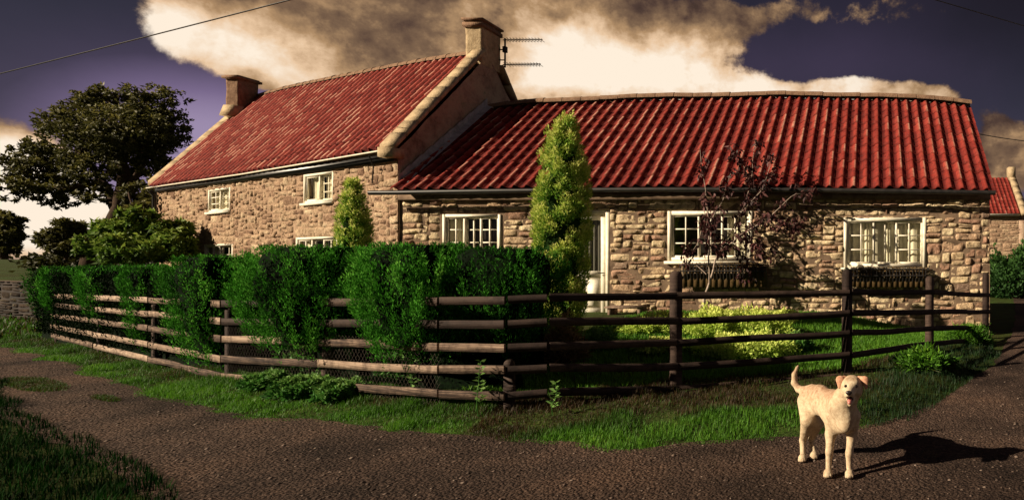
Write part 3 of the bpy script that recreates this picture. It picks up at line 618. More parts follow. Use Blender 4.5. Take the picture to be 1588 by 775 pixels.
# ---------------------------------------------------------------- far building at the right edge
fb_ = empty('distant_barn', (6.0, 30, 0), 'distant stone barn with red pantile roof at the right edge beyond the road', 'barn')
BW = Wall((2.0, 30), (7.15, 30)); stone_wall('wall', BW, -.2, 3.55, [], M['rubble'], M['mortar2'], fb_, cw=.12, ch=.1, wr=(2, 5), hr=(1, 3), prot=.02, gap=.01, cell=.09)
pantile('roof', (1.9, 29.8, 3.6), (7.2, 29.8, 3.6), (7.2, 32.6, 5.72), (1.9, 32.6, 5.72), 26, 12, M['tile'], fb_)
g = MB(); BW.box(g, 0, 5.1, 3.5, 3.6, .02, .2); g.build('fascia', M['white'], fb_)
g = coping((29.7, 3.5), (32.6, 5.75), 7.15, 7.5, .2, 6); g.box((7.3, 32.6, 5.9), (.36, .6, .7)); g.build('coping', M['coping'], fb_)
g = MB(); g.quadv((7.5, 30, -.2), (7.5, 35.2, -.2), (7.5, 35.2, 3.5), (7.5, 30, 3.5)); g.add([(7.5, 30, 3.5), (7.5, 35.2, 3.5), (7.5, 32.6, 5.7)], [[0, 1, 2]]); BW.box(g, 5.1, 5.5, -.2, 3.6, -.3, 0); g.quadv((1.9, 35, 3.5), (7.3, 35, 3.5), (7.3, 32.6, 5.7), (1.9, 32.6, 5.7)); g.build('gable_wall', M['gable'], fb_)

# ---------------------------------------------------------------- post and rail fence
RY = {88: (458, 472, 488, 505, 519), 355: (470, 497, 524, 555, 582), 690: (467, 502, 536, 571, 608), 790: (465, 501, 538, 572, 612), 850: (462, 498, 536, 569.5, 607), 1048: (458, 497, 530, 567, 602), 1315: (453, 485, 516, 549, 581), 1443: (453, 483, 509, 532, 556), 1530: (458, 483, 507, 525, 543)}
TOPY = {1048: 420, 1315: 418, 1443: 428, 1530: 423}
wf = empty('post_and_rail_fence', (FXY[2][0], FXY[2][1], 0), 'long weathered brown wooden fence with five rails around the cottage garden', 'fence')
def seg_n(i):
    d = nrm(FXY[i+1]-FXY[i]); return np.array([d[1], -d[0]])
def plank(A, B, nvec, h=.074, th=.022):
    g = MB(); A, B = np.asarray(A), np.asarray(B); L = np.linalg.norm(B-A); n = max(6, int(L/.09)); t = np.linspace(0, 1, n); s = random.random()*90
    c = A+(B-A)*t[:, None]; nn = np.array([nvec[0], nvec[1], 0]); w = vnoise(np.stack([t*L*1.3, 0*t+s, 0*t], -1))-.5; w2 = vnoise(np.stack([t*L*1.3, 0*t+s+9, 0*t], -1))-.5
    w3 = vnoise(np.stack([t*L*6, 0*t+s+9, 0*t], -1))-.5
    hh = h*(1+.10*w2)[:, None]; up = np.array([0, 0, 1.]); c = c+up*(w*.018)[:, None]+nn*(w2*.012)[:, None]
    r = [c-up*hh/2, c-up*hh/2+nn*th, c+up*(hh/2+.006*w3[:, None])+nn*th, c+up*hh/2]; g.grid(np.stack(r+[r[0]], 1), random.random()); g.add(np.stack(r, 1)[0], [[0, 1, 2, 3]]); g.add(np.stack(r, 1)[-1], [[3, 2, 1, 0]]); return g
def zat(x, D, y): return CAMZ-(y-CY)/F*D
pnts = {x: (D, [zat(x, D, y) for y in RY[x]]) for x, D in FP}
for i in range(len(FP)-1):
    xa, xb = FP[i][0], FP[i+1][0]; A2, B2 = FXY[i], FXY[i+1]; nv = seg_n(i); L = np.linalg.norm(B2-A2); nb = max(1, round(L/2.4))
    for k in range(5):
        za, zb = pnts[xa][1][k], pnts[xb][1][k]
        for j in range(nb):
            p, q = j/nb, (j+1)/nb
            a = np.r_[A2+(B2-A2)*(p+.002)+nv*.045, za+(zb-za)*p]; b = np.r_[A2+(B2-A2)*(q-.002)+nv*.045, za+(zb-za)*q]
            plank(a, b, nv).build('rail', M['fence_shade' if i > 2 or (i > 0 and k < 2) else 'fence'], wf)  # unlit runs and rails under the shrubs get the shade-painted wood
def post(xy, ztop, nv, w=.095, lean=0, mt='fence'):
    g = MB(); zb = float(gh(*xy))-.2; a = math.atan2(nv[1], nv[0]); c, s = math.cos(a), math.sin(a); rows = []
    for z, k in ((zb, 1), (zb+.4, 1.), ((zb+ztop)/2, .98), (ztop-.05, .97), (ztop-.015, .8), (ztop, .45)):
        q = np.array([[-1, -1], [-1, 1], [1, 1], [1, -1]])*w/2*k*(1+.04*random.uniform(-1, 1)); rows.append([[xy[0]+x*c-y*s+lean*(z-zb), xy[1]+x*s+y*c, z] for x, y in q])
    G = np.array(rows); g.grid(G, random.random(), closed=True); g.add(G[-1], [[0, 1, 2, 3]]); g.build('post', M[mt], wf)
for i in range(len(FP)-1):
    A2, B2 = FXY[i], FXY[i+1]; nv = seg_n(i); L = np.linalg.norm(B2-A2); nb = max(1, round(L/2.4)); xa, xb = FP[i][0], FP[i+1][0]
    for j in range(nb+(i == len(FP)-2)):
        p = j/nb; xy = A2+(B2-A2)*p-nv*.02; zt = pnts[xa][1][0]+(pnts[xb][1][0]-pnts[xa][1][0])*p+.07
        w = .095
        if i < 4: zt -= .11; w = .08
        if j == 0 and xa == 790: zt -= .5
        if j == 0 and xa in (690, 850): continue
        if j == 0 and xa in TOPY: zt = zat(xa, FP[i][1], TOPY[xa]); w = .115 if xa in (1048,) else .095
        if j == nb: zt = zat(xb, FP[i+1][1], TOPY[xb])
        post(xy, zt, nv, w, random.uniform(-.015, .015), 'fence_shade')
# wire netting on the hedge run
g = MB(); a, b = FXY[1]+seg_n(1)*-.0, FXY[2]; L = np.linalg.norm(b-a); dn = (b-a)/L; nv = seg_n(1); cs = .055
V = []; nU = int(L/cs); nZ = 16
for k in range(nZ):
    for i in range(nU):
        u0 = (i+.5*(k % 2))*cs; z0 = .10+k*.036
        for sgn in (-1, 1):
            u1 = u0+sgn*cs*.5; z1 = z0+.036; p = [np.r_[a+dn*u0+nv*.028, z0], np.r_[a+dn*u1+nv*.028, z1]]; w = .0007
            V.append([p[0]-[w*dn[0], w*dn[1], 0], p[0]+[w*dn[0], w*dn[1], 0], p[1]+[w*dn[0], w*dn[1], 0], p[1]-[w*dn[0], w*dn[1], 0]])
V = np.array(V); g.add(V.reshape(-1, 3), np.arange(len(V)*4).reshape(-1, 4)); M['wire'] = mat('galvanised_wire', (.10, .08, .065), .6, metal=.3); g.build('wire_netting', M['wire'], wf)

# dry-stone field wall at far left; its unlit face is painted into the stone colour
DW = Wall(P(-40, 494, 14.7)[:2], P(74, 494, 13.6)[:2]); fwl = empty('field_wall', (*DW.A, 0), 'dark dry stone field wall at the far left behind the hedge', 'wall')
stone_wall('wall_face', DW, -.1, .92, [], M['stone'], M['dark'], fwl, cw=.1, ch=.06, wr=(2, 5), hr=(1, 3), gap=.012, cell=.05)
fwl.children[0].data.materials[0] = M['shade_stone']
g = MB(); DW.box(g, 0, DW.L-.02, -.1, .9, -.45, -.03); g.build('wall_body', M['mortar'], fwl)
# ---------------------------------------------------------------- hedge shrubs
def fenceD(x):
    k = (x-CX)/F
    for i in range(len(FP)-1):
        if FP[i][0] <= x <= FP[i+1][0] or i == len(FP)-2:
            a, b = FXY[i], FXY[i+1]; d = b-a; t = (k*a[1]-a[0])/(d[0]-k*d[1]); return a[1]+t*d[1]
    return FP[0][1]
def shrub(x0, x1, yt, xb, yb, off, N, label, depth=.42, size=.045, name='clipped_cypress', dark=0., rb=.28):
    xm = (x0+x1)/2; D = (fenceD(xm) if xm > 88 else 11.6)+off
    T = P(xm, yt+5, D); B = P(xb, yb, D-.12); B[2] = max(B[2], float(gh(B[0], B[1]))+.1); a = (x1-x0)/2/F*D*.97; b = min(depth, a*1.1)
    dirf = np.array([1., 0, 0]); dirb = np.array([0, 1., 0])
    def surf(t, th, k=1.):
        c = B+(T-B)*t[:, None]; r = (rb+(1-rb)*ss(-.05, .6, t)**.9)*(1-.28*ss(.86, 1.0, t)**2)*k
        cs, sn = np.cos(th), np.sin(th); ex = np.sign(cs)*np.abs(cs)**.8; ey = np.sign(sn)*np.abs(sn)**.8
        q = np.stack([th*1.8+D, t*3.0, 0*t+xm], -1); l = 1+.55*(fbm(q*1.2, 3)-.5)+.35*(vnoise(q*[3.5, .9, 1])-.5)*(1-t*.4)
        return c+np.stack([ex*a*r*l, ey*b*r*l, 0*t], -1)
    H = T[2]-B[2]; ns = int(N/32); m = MB()
    st = rng.random(ns)**.75*1.02; sth = rng.uniform(0, 2*math.pi, ns); sk = .86+.17*rng.random(ns); tp = rng.random(ns) < .12; sk[tp] = rng.random(tp.sum())**.5; st[tp] = 1.0
    sp = surf(np.minimum(st, 1), sth, sk); so_ = np.stack([np.cos(sth), np.sin(sth), 0*sth], -1); sl_ = (.14+.22*rng.random(ns))*size/.045; sr = (.028+.03*rng.random(ns))*size/.045
    sp[:, 2] += np.where(st > .93, .05*(vnoise(np.stack([sp[:, 0]*5, sp[:, 1]*5, 0*sth], -1))-.7), 0); stn = rng.random(ns)
    i = rng.integers(0, ns, N); q = rng.random(N); an = rng.uniform(0, 2*math.pi, N); rr = sr[i]*np.sqrt(rng.random(N))*np.clip(np.sin(np.clip(q, .05, .97)*math.pi), .25, 1)
    p = sp[i]+so_[i]*(.05*(q-.3)*sl_[i]/.2)[:, None]+np.stack([np.cos(an)*rr, np.sin(an)*rr, (q-1.0)*sl_[i]+.015], -1)
    d = so_[i]*.35+np.array([0, 0, .9])+np.stack([np.cos(an), np.sin(an), 0*an], -1)*.4+rng.normal(size=(N, 3))*.22
    cl = fbm(sp*3.5, 2)[i]; outer = (sk[i]-.86)/.17
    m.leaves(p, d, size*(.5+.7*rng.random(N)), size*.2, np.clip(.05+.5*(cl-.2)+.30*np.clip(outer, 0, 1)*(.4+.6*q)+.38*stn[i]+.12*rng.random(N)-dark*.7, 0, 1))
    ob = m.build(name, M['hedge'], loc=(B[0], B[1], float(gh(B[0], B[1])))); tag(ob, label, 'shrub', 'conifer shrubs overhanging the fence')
    c = MB(); tt, aa = np.meshgrid(np.linspace(0, 1, 14), np.linspace(0, 2*math.pi, 20)[:-1], indexing='ij'); G = surf(tt.ravel(), aa.ravel(), .76).reshape(14, 19, 3)
    c.grid(G, closed=True); c._fan(G[-1], .5); c.tube([G[0].mean(0), [B[0], B[1]+.15, float(gh(B[0], B[1]))-.05]], .06, 7); c.build('trunk', M['hedge_core'], ob)
    return ob
shrub(55, 82, 414, 84, 488, .25, 5000, 'small dark clipped conifer at the far left end of the fence', size=.06, dark=.3)
shrub(80, 118, 411, 114, 498, .30, 9000, 'dark clipped conifer, second from the far left end of the fence', size=.06, dark=.2)
shrub(137, 186, 409, 174, 490, .30, 9000, 'clipped conifer with a bright green left edge tapering down over the fence', size=.055, dark=.1)
shrub(207, 252, 409, 236, 524, .28, 10000, 'narrow clipped conifer hanging to the lowest rails between two dark gaps', size=.05, depth=.4)
shrub(290, 388, 394, 342, 545, .26, 17000, 'broad clipped conifer with ragged base touching the lower rails', size=.045, rb=.5, depth=.5)
shrub(412, 572, 379, 500, 528, .24, 32000, 'widest clipped conifer of the row with deep green drooping sprays', size=.04, rb=.62, depth=.56)
shrub(578, 716, 375, 652, 530, .26, 30000, 'clipped conifer whose long sprays droop beside a black gap', size=.04, rb=.62, depth=.56)
shrub(700, 852, 381, 790, 520, .6, 22000, 'nearly black shaded conifer at the right end of the clipped row', size=.04, dark=.3)  # dark value paints this shrub's shade into its spray colour
# the continuous hedge behind the shrubs
hx = np.array([108, 140, 200, 270, 350, 430, 520, 600, 700, 770, 815]); hD = np.array([(fenceD(x) if x > 88 else 11.6)+1.15 for x in hx]); hy = np.array([424, 423, 422, 421, 420, 412, 400, 396, 394, 394, 400])
hd = np.array([P(x, y, D) for x, y, D in zip(hx, hy, hD)]); cum = np.r_[0, np.cumsum(np.linalg.norm(np.diff(hd[:, :2], axis=0), axis=1))]
N = 42000; s = rng.random(N)*cum[-1]; hp = np.stack([np.interp(s, cum, hd[:, k]) for k in range(3)], -1); tp = rng.random(N) < .35
z0 = gh(hp[:, 0], hp[:, 1])+.15; p = hp.copy(); w = .42
p[:, 1] += np.where(tp, rng.uniform(-w, w, N), -w+.06*rng.normal(size=N)); p[:, 2] = np.where(tp, hp[:, 2]+.03*rng.normal(size=N), z0+(hp[:, 2]-z0)*rng.random(N))
m = MB(); m.leaves(p, rng.normal(size=(N, 3))*.5+[0, -.2, .9], .05, .016, np.where(tp, .15+.4*rng.random(N), -.28+.12*rng.random(N))); hb = m.build('clipped_hedge', M['hedge'], loc=(hd[5][0], hd[5][1], 0)); tag(hb, 'long dark clipped hedge standing behind the row of drooping conifers', 'hedge')  # front leaves tinted near black, painting in the shadow of the shrubs
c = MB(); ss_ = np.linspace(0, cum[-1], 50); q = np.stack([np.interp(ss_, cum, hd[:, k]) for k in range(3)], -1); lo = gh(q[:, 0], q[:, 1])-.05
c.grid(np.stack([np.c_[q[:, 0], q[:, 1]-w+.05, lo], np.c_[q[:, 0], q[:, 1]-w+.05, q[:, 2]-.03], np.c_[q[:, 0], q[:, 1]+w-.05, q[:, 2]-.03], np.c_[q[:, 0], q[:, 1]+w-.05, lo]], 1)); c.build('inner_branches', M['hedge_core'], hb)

# ---------------------------------------------------------------- golden column conifers
def column(x0, x1, yt, yb, D, N, label, size):
    B = P((x0+x1)/2, yb, D); B[2] = float(gh(B[0], B[1])); T = P((x0+x1)/2+(x1-x0)*.1, yt, D); H = T[2]-B[2]; a = (x1-x0)/2/F*D
    prof = lambda t: np.interp(t, [0, .1, .3, .55, .75, .9, 1], [.6, .74, .88, 1, .84, .46, .03])
    nb = 300; bt = rng.random(nb); bth = rng.uniform(0, 6.28, nb)           # upright sprays, each a small flame of leaves
    i = rng.integers(0, nb, N); br = .16*a/.45
    cen = np.stack([np.cos(bth)*prof(bt)*a*.86, np.sin(bth)*prof(bt)*a*.86, bt*H*.97], -1)
    q = rng.random(N); ln = (.30*a/.45)*(.7+.6*((i*7919 % 100)/100)); ax = nrm(np.stack([np.cos(bth)*.35, np.sin(bth)*.35, 1+0*bth], -1))
    rad = br*np.sqrt(rng.random(N))*np.sin(np.clip(q, .08, 1)*math.pi)**.7*(1-q*.4); an = rng.uniform(0, 6.28, N)
    p = cen[i]+ax[i]*(q*ln)[:, None]+np.stack([np.cos(an)*rad, np.sin(an)*rad, rng.normal(0, .02, N)], -1)
    p[:, 0] += (T[0]-B[0])*p[:, 2]/H
    d = ax[i]*1.0+np.stack([np.cos(an), np.sin(an), 0*an], -1)*.6+rng.normal(size=(N, 3))*.3
    m = MB(); m.leaves(p+B, d, size*(.6+.8*rng.random(N)), size*.33, np.clip(.1+.5*q+.25*((i*104729 % 100)/100)+.2*rng.random(N), 0, 1))
    o = m.build('golden_conifer', M['gold'], loc=B); tag(o, label, 'conifer', 'golden upright conifers')
    c = MB(); rows = []
    for t in np.linspace(0, .97, 16):
        an = np.arange(12)/12*2*math.pi; r = float(prof(t))*a*.72*(.85+.3*vnoise(np.stack([np.cos(an)*2, np.sin(an)*2, 0*an+t*6+D], -1))); rows.append(np.stack([np.cos(an)*r+(T[0]-B[0])*t, np.sin(an)*r, 0*an+t*H], -1)+B)
    c.grid(np.array(rows), closed=True); c.build('trunk', M['gold_core'], o)
column(833, 904, 192, 530, 8.7, 40000, 'tall golden green columnar conifer standing before the cottage door', .045)
column(524, 565, 282, 430, 8.4, 15000, 'short yellow green conical conifer rising above the hedge before the farmhouse', .045)

# ---------------------------------------------------------------- trees
def limb(mb, a, b, r0, r1, wob=.12, n=9, up=0.):
    a, b = np.asarray(a, float), np.asarray(b, float); t = np.linspace(0, 1, n); L = np.linalg.norm(b-a); s = random.random()*99
    w = np.stack([vnoise(np.stack([t*3, 0*t+s+k*7, 0*t], -1))-.5 for k in range(3)], -1)*np.sin(t*math.pi)[:, None]*L*wob*2
    p = a+(b-a)*t[:, None]+w; p[:, 2] += up*L*np.sin(t*math.pi); mb.tube(p, r0+(r1-r0)*t, 7); return p
def tree(name, D, base, forks, blobs, N, size, label, matn='oak', r0=.4, group=None, cat='tree', barkm='bark', tw=.5):
    """base: (x,y) foot; forks: polylines of survey points; blobs: (x,y,rx,ry,dD)"""
    tr = MB(); B = P(base[0], base[1], D); B[2] = float(gh(B[0], B[1])); ends = []
    for fk in forks:
        pts = [P(x, y, D+dd) for (x, y, dd, r) in fk]; pts[0] = pts[0] if fk[0][3] < r0 else np.array([pts[0][0], pts[0][1], min(pts[0][2], B[2]-.1)])
        pp = []; rr = []
        for a, b, ra, rb in zip(pts[:-1], pts[1:], [f[3] for f in fk][:-1], [f[3] for f in fk][1:]):
            t = np.linspace(0, 1, 6)[:-1]; pp += list(a+(b-a)*t[:, None]); rr += list(ra+(rb-ra)*t)
        pp.append(pts[-1]); rr.append(fk[-1][3]); pp = np.array(pp); pp += (fbm(pp*.9, 2)[:, None]-.5)*.3*np.linspace(0, 1, len(pp))[:, None]*(D/35); tr.tube(pp, rr, 9); ends += [(q, r) for q, r in zip(pp[3:], rr[3:])]
    P_, I_ = [], []; V = np.array([b[2]*b[3] for b in blobs], float); V /= V.sum()
    EP = np.array([e[0] for e in ends]); ER = [e[1] for e in ends]
    for bi, (x, y, rx, ry, dD) in enumerate(blobs):
        c = P(x, y, D+dD); rx, ry = rx/F*D, ry/F*D; rz = max(rx, ry)*.8
        k = int(np.argmin(np.linalg.norm(EP-c, axis=1)+np.maximum(0, EP[:, 2]-c[2])*.8)); limb(tr, EP[k], c+[0, 0, -ry*.3], min(ER[k], .35*r0)*.7, .02*D/35+.01, up=.05)
        for q in range(5):
            e = c+nrm(rng.normal(size=3))*[rx, rz, ry]*rng.uniform(.6, .95); limb(tr, c+[0, 0, -ry*.3], e, .045*D/35+.004, .012*D/35+.002)
        ns = max(20, int(46*V[bi]*len(blobs))); u = nrm(rng.normal(size=(ns, 3)))*(.3+.95*rng.random((ns, 1))**.6); sc_ = c+u*[rx, rz, ry]
        n = int(N*V[bi]); j = rng.integers(0, ns, n); rad = (rx*ry)**.5*.19*(.5+1.*rng.random(ns))
        g_ = nrm(rng.normal(size=(n, 3)))*rng.random((n, 1))**.45; pts = sc_[j]+g_*rad[j][:, None]*[1.15, 1.15, .9]
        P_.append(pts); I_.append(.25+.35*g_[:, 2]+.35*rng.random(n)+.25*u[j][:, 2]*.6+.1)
    p = np.concatenate(P_); m = MB(); n = len(p)
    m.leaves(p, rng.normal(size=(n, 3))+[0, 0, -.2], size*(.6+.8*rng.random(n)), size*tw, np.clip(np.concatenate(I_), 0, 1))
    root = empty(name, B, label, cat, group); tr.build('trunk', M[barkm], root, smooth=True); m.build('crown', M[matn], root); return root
big = [(185, 160, 42, 22, 0), (235, 165, 38, 26, 0), (140, 172, 40, 24, 1), (105, 190, 30, 20, 0), (170, 200, 60, 30, -1.5), (245, 205, 32, 30, 1), (215, 225, 40, 28, -1), (125, 232, 45, 26, 0), (75, 250, 40, 24, 1), (40, 262, 34, 26, 0),
       (240, 292, 18, 16, 0), (262, 200, 18, 24, 0), (92, 312, 20, 9, 0), (148, 300, 20, 12, 0), (160, 150, 26, 14, 0), (30, 292, 30, 16, -1), (75, 288, 36, 16, 0), (120, 282, 34, 16, 1), (165, 262, 36, 22, 0), (215, 262, 36, 18, 1), (235, 245, 22, 18, 0), (55, 225, 16, 12, 0), (130, 208, 36, 20, 2), (205, 185, 30, 22, 2)]
tree('oak_tree', 33, (136, 398), [[(136, 398, 0, .5), (150, 372, 0, .42), (178, 345, 0, .38), (190, 320, 0, .32), (192, 270, 0, .24), (188, 220, 0, .16), (195, 175, 0, .08)],
      [(185, 338, 0, .24), (172, 305, .5, .2), (150, 272, 1, .15), (125, 235, 0, .1)], [(150, 285, 1, .13), (105, 292, 0, .11), (60, 288, 0, .07), (25, 285, 0, .05)],
      [(191, 300, 0, .16), (215, 268, 0, .12), (238, 225, 0, .08), (240, 180, 0, .05)]], big, 36000, .2, 'big dark spreading tree with leaning trunk left of the farmhouse', r0=.45)
tree('sapling', 30, (105, 402), [[(105, 402, 0, .12), (106, 382, 0, .1), (104, 360, 0, .05)]], [(105, 352, 16, 10, 0), (90, 368, 20, 12, 0), (120, 370, 22, 13, .5), (104, 384, 24, 10, 0), (140, 378, 16, 10, 0)], 8000, .2, 'small dark bushy tree below the big tree, left of the farmhouse', r0=.2)
tree('field_tree', 34, (6, 402), [[(6, 402, 0, .16), (8, 375, 0, .12), (6, 345, 0, .06)]], [(-5, 345, 20, 14, 0), (12, 362, 18, 14, 0), (-8, 375, 24, 12, 0), (18, 340, 12, 8, 0), (16, 384, 12, 7, 0)], 7000, .2, 'dark tree cut off by the left edge of the picture above the field', r0=.25)
tree('ivy_bush', 21.5, (215, 400), [[(215, 402, 0, .14), (213, 360, 0, .1), (214, 320, 0, .04)]], [(214, 330, 14, 14, 0), (222, 350, 26, 14, 0), (236, 318, 12, 20, .5), (200, 300, 8, 14, 1.)], 6000, .16, 'dark foliage rising beside the left corner of the farmhouse', 'oak', r0=.2, cat='bush')
tree('leafy_bush', 15.0, (215, 402), [[(215, 404, 0, .1), (212, 375, 0, .07), (213, 340, 0, .03)]], [(213, 342, 20, 16, 0), (190, 362, 34, 18, 0), (238, 362, 34, 18, .2), (165, 385, 30, 18, 0), (215, 385, 44, 20, -.4), (258, 380, 30, 20, 0), (272, 360, 20, 16, .3), (285, 392, 14, 14, 0)], 26000, .12, 'large sunlit yellow green bush in front of the left corner of the farmhouse', 'bush', r0=.2, cat='bush')
# distant field hedge on the horizon
N = 14000; s = rng.random(N); p = np.stack([-82+s*58, 60+rng.normal(size=N)*.8, 0*s], -1); top = 1.35+.5*n2(s*40, 0*s)+.35*np.sin(s*9); p[:, 2] = top*rng.random(N)**.6
m = MB(); m.leaves(p, rng.normal(size=(N, 3)), .5, .3, rng.random(N)*.5); o = m.build('field_hedge', M['oak'], loc=(-53, 60, 0)); tag(o, 'low dark hedge along the far edge of the field on the horizon', 'hedge')
# right-hand far bush
def mound(name, D, x0, x1, yt, yb, N, size, matn, label, cat='plant', group=None, stalk=.3, dep=None, core=True, W=.5, wall=None):
    c = P((x0+x1)/2, yb, D); c[2] = float(gh(c[0], c[1])); a = (x1-x0)/2/F*D; H = max(.08, P(0, yt, D)[2]-c[2]); b = dep or a*.6
    u = rng.normal(size=(N, 3)); u = nrm(u); u[:, 2] = np.abs(u[:, 2]); k = .55+.45*rng.random((N, 1))**.5; l = .35+1.3*fbm(u*3.2+D, 2)[:, None]
    p = c+u*k*l*[a, b, H]; m = MB(); m.leaves(p, u*.8+rng.normal(size=(N, 3))*.7+[0, 0, .2], size*(.6+.8*rng.random(N)), size*W, np.clip(.2+.5*u[:, 2]*k[:, 0]+.35*rng.random(N), 0, 1))
    o = m.build(name, M[matn], loc=c); tag(o, label, cat, group)
    s = MB()
    for q in range(9):
        e = c+nrm(rng.normal(size=3)*[1, 1, .3]+[0, 0, 1])*[a, b, H]*.8; limb(s, c-[0, 0, .05], e, .008+.01*a, .004, n=5)
    s.build('stem', M['bark'], o); return o
mound('evergreen_bush', 23.5, 1515, 1640, 388, 462, 14000, .16, 'ivy', 'dark green bush by the road in front of the distant barn', 'bush', dep=1.6)
mound('lime_perennial', 9.3, 985, 1090, 488, 535, 5000, .05, 'lime', 'pale lime green garden clump left of the thick fence post', group='pale garden perennials')
mound('lime_perennial', 9.0, 1062, 1160, 482, 545, 6000, .05, 'lime', 'pale lime green garden clump at the foot of the purple tree', group='pale garden perennials')
mound('lime_perennial', 9.2, 1130, 1232, 484, 540, 6000, .05, 'lime', 'bright yellow green clump right of the purple tree foot', group='pale garden perennials')
mound('lime_perennial', 8.9, 960, 1040, 497, 545, 5000, .045, 'lime', 'low lime clump in the lawn between the conifer column and the thick post', group='pale garden perennials')
mound('lime_perennial', 10.6, 1180, 1240, 488, 510, 2500, .05, 'lime', 'small pale clump against the cottage wall under the planter', group='pale garden perennials')
mound('border_plant', 7.4, 845, 905, 498, 560, 3000, .07, 'dry', 'brown withered border plants at the foot of the tall golden conifer', stalk=.5, W=.2)
mound('border_plant', 7.6, 818, 870, 512, 560, 3500, .045, 'bramble', 'green border plant behind the fence where the dark hedge ends')
mound('border_plant', 8.0, 900, 960, 515, 562, 3500, .05, 'bramble', 'green border plant in the lawn behind the middle rails')
mound('border_plant', 8.6, 1205, 1262, 520, 552, 3000, .05, 'bramble', 'low green plant in the shade right of the lime clumps')
mound('bramble_bush', 6.55, 388, 455, 580, 622, 3000, .045, 'bramble', 'left end of the bramble leaves growing through the bottom rail', group='brambles at the fence foot', W=.65, dep=.22)
mound('bramble_bush', 6.2, 440, 520, 586, 628, 4200, .045, 'bramble', 'pale leaved bramble spilling in front of the bottom rail', group='brambles at the fence foot', W=.65, dep=.25)
mound('bramble_bush', 6.05, 505, 562, 592, 630, 2600, .042, 'bramble', 'right end of the bramble patch before the bottom rail', group='brambles at the fence foot', W=.65, dep=.22)
mound('bramble_bush', 6.6, 596, 680, 508, 590, 2600, .05, 'bramble', 'sparse leafy plant behind the wire netting below the hedge', group='brambles at the fence foot', W=.65, dep=.3)
mound('bramble_bush', 6.9, 455, 520, 500, 590, 1500, .05, 'bramble', 'thin bramble shoots behind the netting under the widest conifer', group='brambles at the fence foot', W=.6, dep=.3)
mound('weed_clump', 10.2, 1470, 1540, 508, 545, 2500, .10, 'grass', 'long grass at the foot of the last fence post by the cottage corner', W=.15)
mound('weed_clump', 7.4, 1395, 1480, 545, 600, 1500, .10, 'grass', 'dark shaded weeds in front of the fence right of the dog', W=.25)
# upright weeds
def weed(x, yb, yt, D, label):
    c = P(x, yb, D); c[2] = float(gh(c[0], c[1])); H = P(x, yt, D)[2]-c[2]; s = MB(); limb(s, c-[0, 0, .03], c+[.02, 0, H], .004, .002, n=6); o = s.build('tall_weed', M['bramble'], loc=c)
    tag(o, label, 'weed', 'upright weeds by the fence'); m = MB(); n = 26; t = np.repeat(np.linspace(.25, 1, n//2), 2); an = np.arange(n)*2.4
    m.leaves(c+np.stack([.02*t, 0*t, H*t], -1), np.stack([np.cos(an), np.sin(an), .3+0*an], -1), .075*(1.15-t*.5), .028, .7+.25*rng.random(n)); m.build('leaf', M['bramble'], o)
mound('lime_perennial', 8.35, 1075, 1235, 520, 566, 6500, .05, 'lime', 'widest pale lime clump, right behind the lower rails', group='pale garden perennials', dep=.5)
mound('lime_perennial', 8.2, 985, 1065, 528, 572, 4500, .05, 'lime', 'lime clump directly behind the thick fence post', group='pale garden perennials', dep=.4)
weed(858, 634, 592, 5.35, 'single pale nettle standing on the bank before the dark rails')
weed(640, 628, 520, 5.75, 'tall leggy weed climbing in front of the rails below the hedge')
weed(742, 622, 560, 5.4, 'short nettle at the foot of the fence before the shaded hedge')

# purple-leaved tree
B = P(1088, 488, 11.0); B[2] = float(gh(B[0], B[1])); pt = empty('purple_leaved_tree', B, 'young purple leaved tree with pale forked trunk in front of the middle window', 'tree')
tr = MB(); m = MB()
def q9(x, y, d=0): return P(x, y, 11.0+d)
lines = [[(1088, 492, 0), (1094, 462, 0), (1100, 438, 0)], [(1100, 438, 0), (1108, 405, .1), (1128, 370, .1), (1150, 330, .2), (1165, 285, .2), (1172, 215, .2)], [(1100, 438, 0), (1098, 400, -.1), (1100, 350, -.1), (1096, 300, -.1), (1086, 232, 0)],
         [(1116, 390, .1), (1150, 362, -.2), (1190, 340, -.3), (1235, 300, -.2), (1262, 300, 0)], [(1100, 350, 0), (1120, 310, .3), (1135, 262, .3)], [(1150, 330, .2), (1185, 290, .1), (1200, 240, 0)], [(1098, 330, 0), (1080, 380, -.2), (1065, 400, -.3)], [(1150, 362, -.2), (1175, 385, -.3), (1205, 390, -.2)], [(1094, 425, 0), (1080, 410, .1)],
         [(1128, 370, .1), (1150, 400, .2), (1155, 430, .2)], [(1190, 340, -.3), (1225, 350, -.3), (1240, 345, -.3)], [(1165, 285, .2), (1150, 250, .3), (1140, 235, .3)]]
rad = [(.030, .024), (.020, .004), (.018, .004), (.014, .003), (.01, .003), (.01, .003), (.009, .003), (.008, .003), (.008, .004), (.007, .003), (.006, .002), (.006, .002)]
LP, LD = [], []
for li, (ln, (ra, rb)) in enumerate(zip(lines, rad)):
    a = np.array([q9(*k) for k in ln]); t = np.linspace(0, len(a)-1, len(a)*5); pp = np.stack([np.interp(t, np.arange(len(a)), a[:, k]) for k in range(3)], -1); pp += (np.stack([vnoise(pp*4+k*9) for k in range(3)], -1)-.5)*.05
    tr.tube(pp, np.linspace(ra, rb, len(pp)), 6)
    if li == 0 or li == 8: continue
    for k in range(int(len(pp)*.3) if li in (1, 2) else 1, len(pp)-(1 if li == 9 else 0)):
        for _ in range(random.choice((2, 3, 4)) if random.random() < .8 else 0):
            o = pp[k]+rng.normal(size=3)*.075; w = rng.integers(3, 7)
            if random.random() < .5: tr.tube([pp[k], o], .002, 4)
            for __ in range(w): LP.append(o+rng.normal(size=3)*.025); LD.append(np.array([rng.normal()*.6, rng.normal()*.6, -.8+rng.normal()*.5]))
LP, LD = np.array(LP), np.array(LD); n = len(LP); m.leaves(LP, LD, .115*(.6+.7*rng.random(n)), .045, rng.random(n), fold=.12)
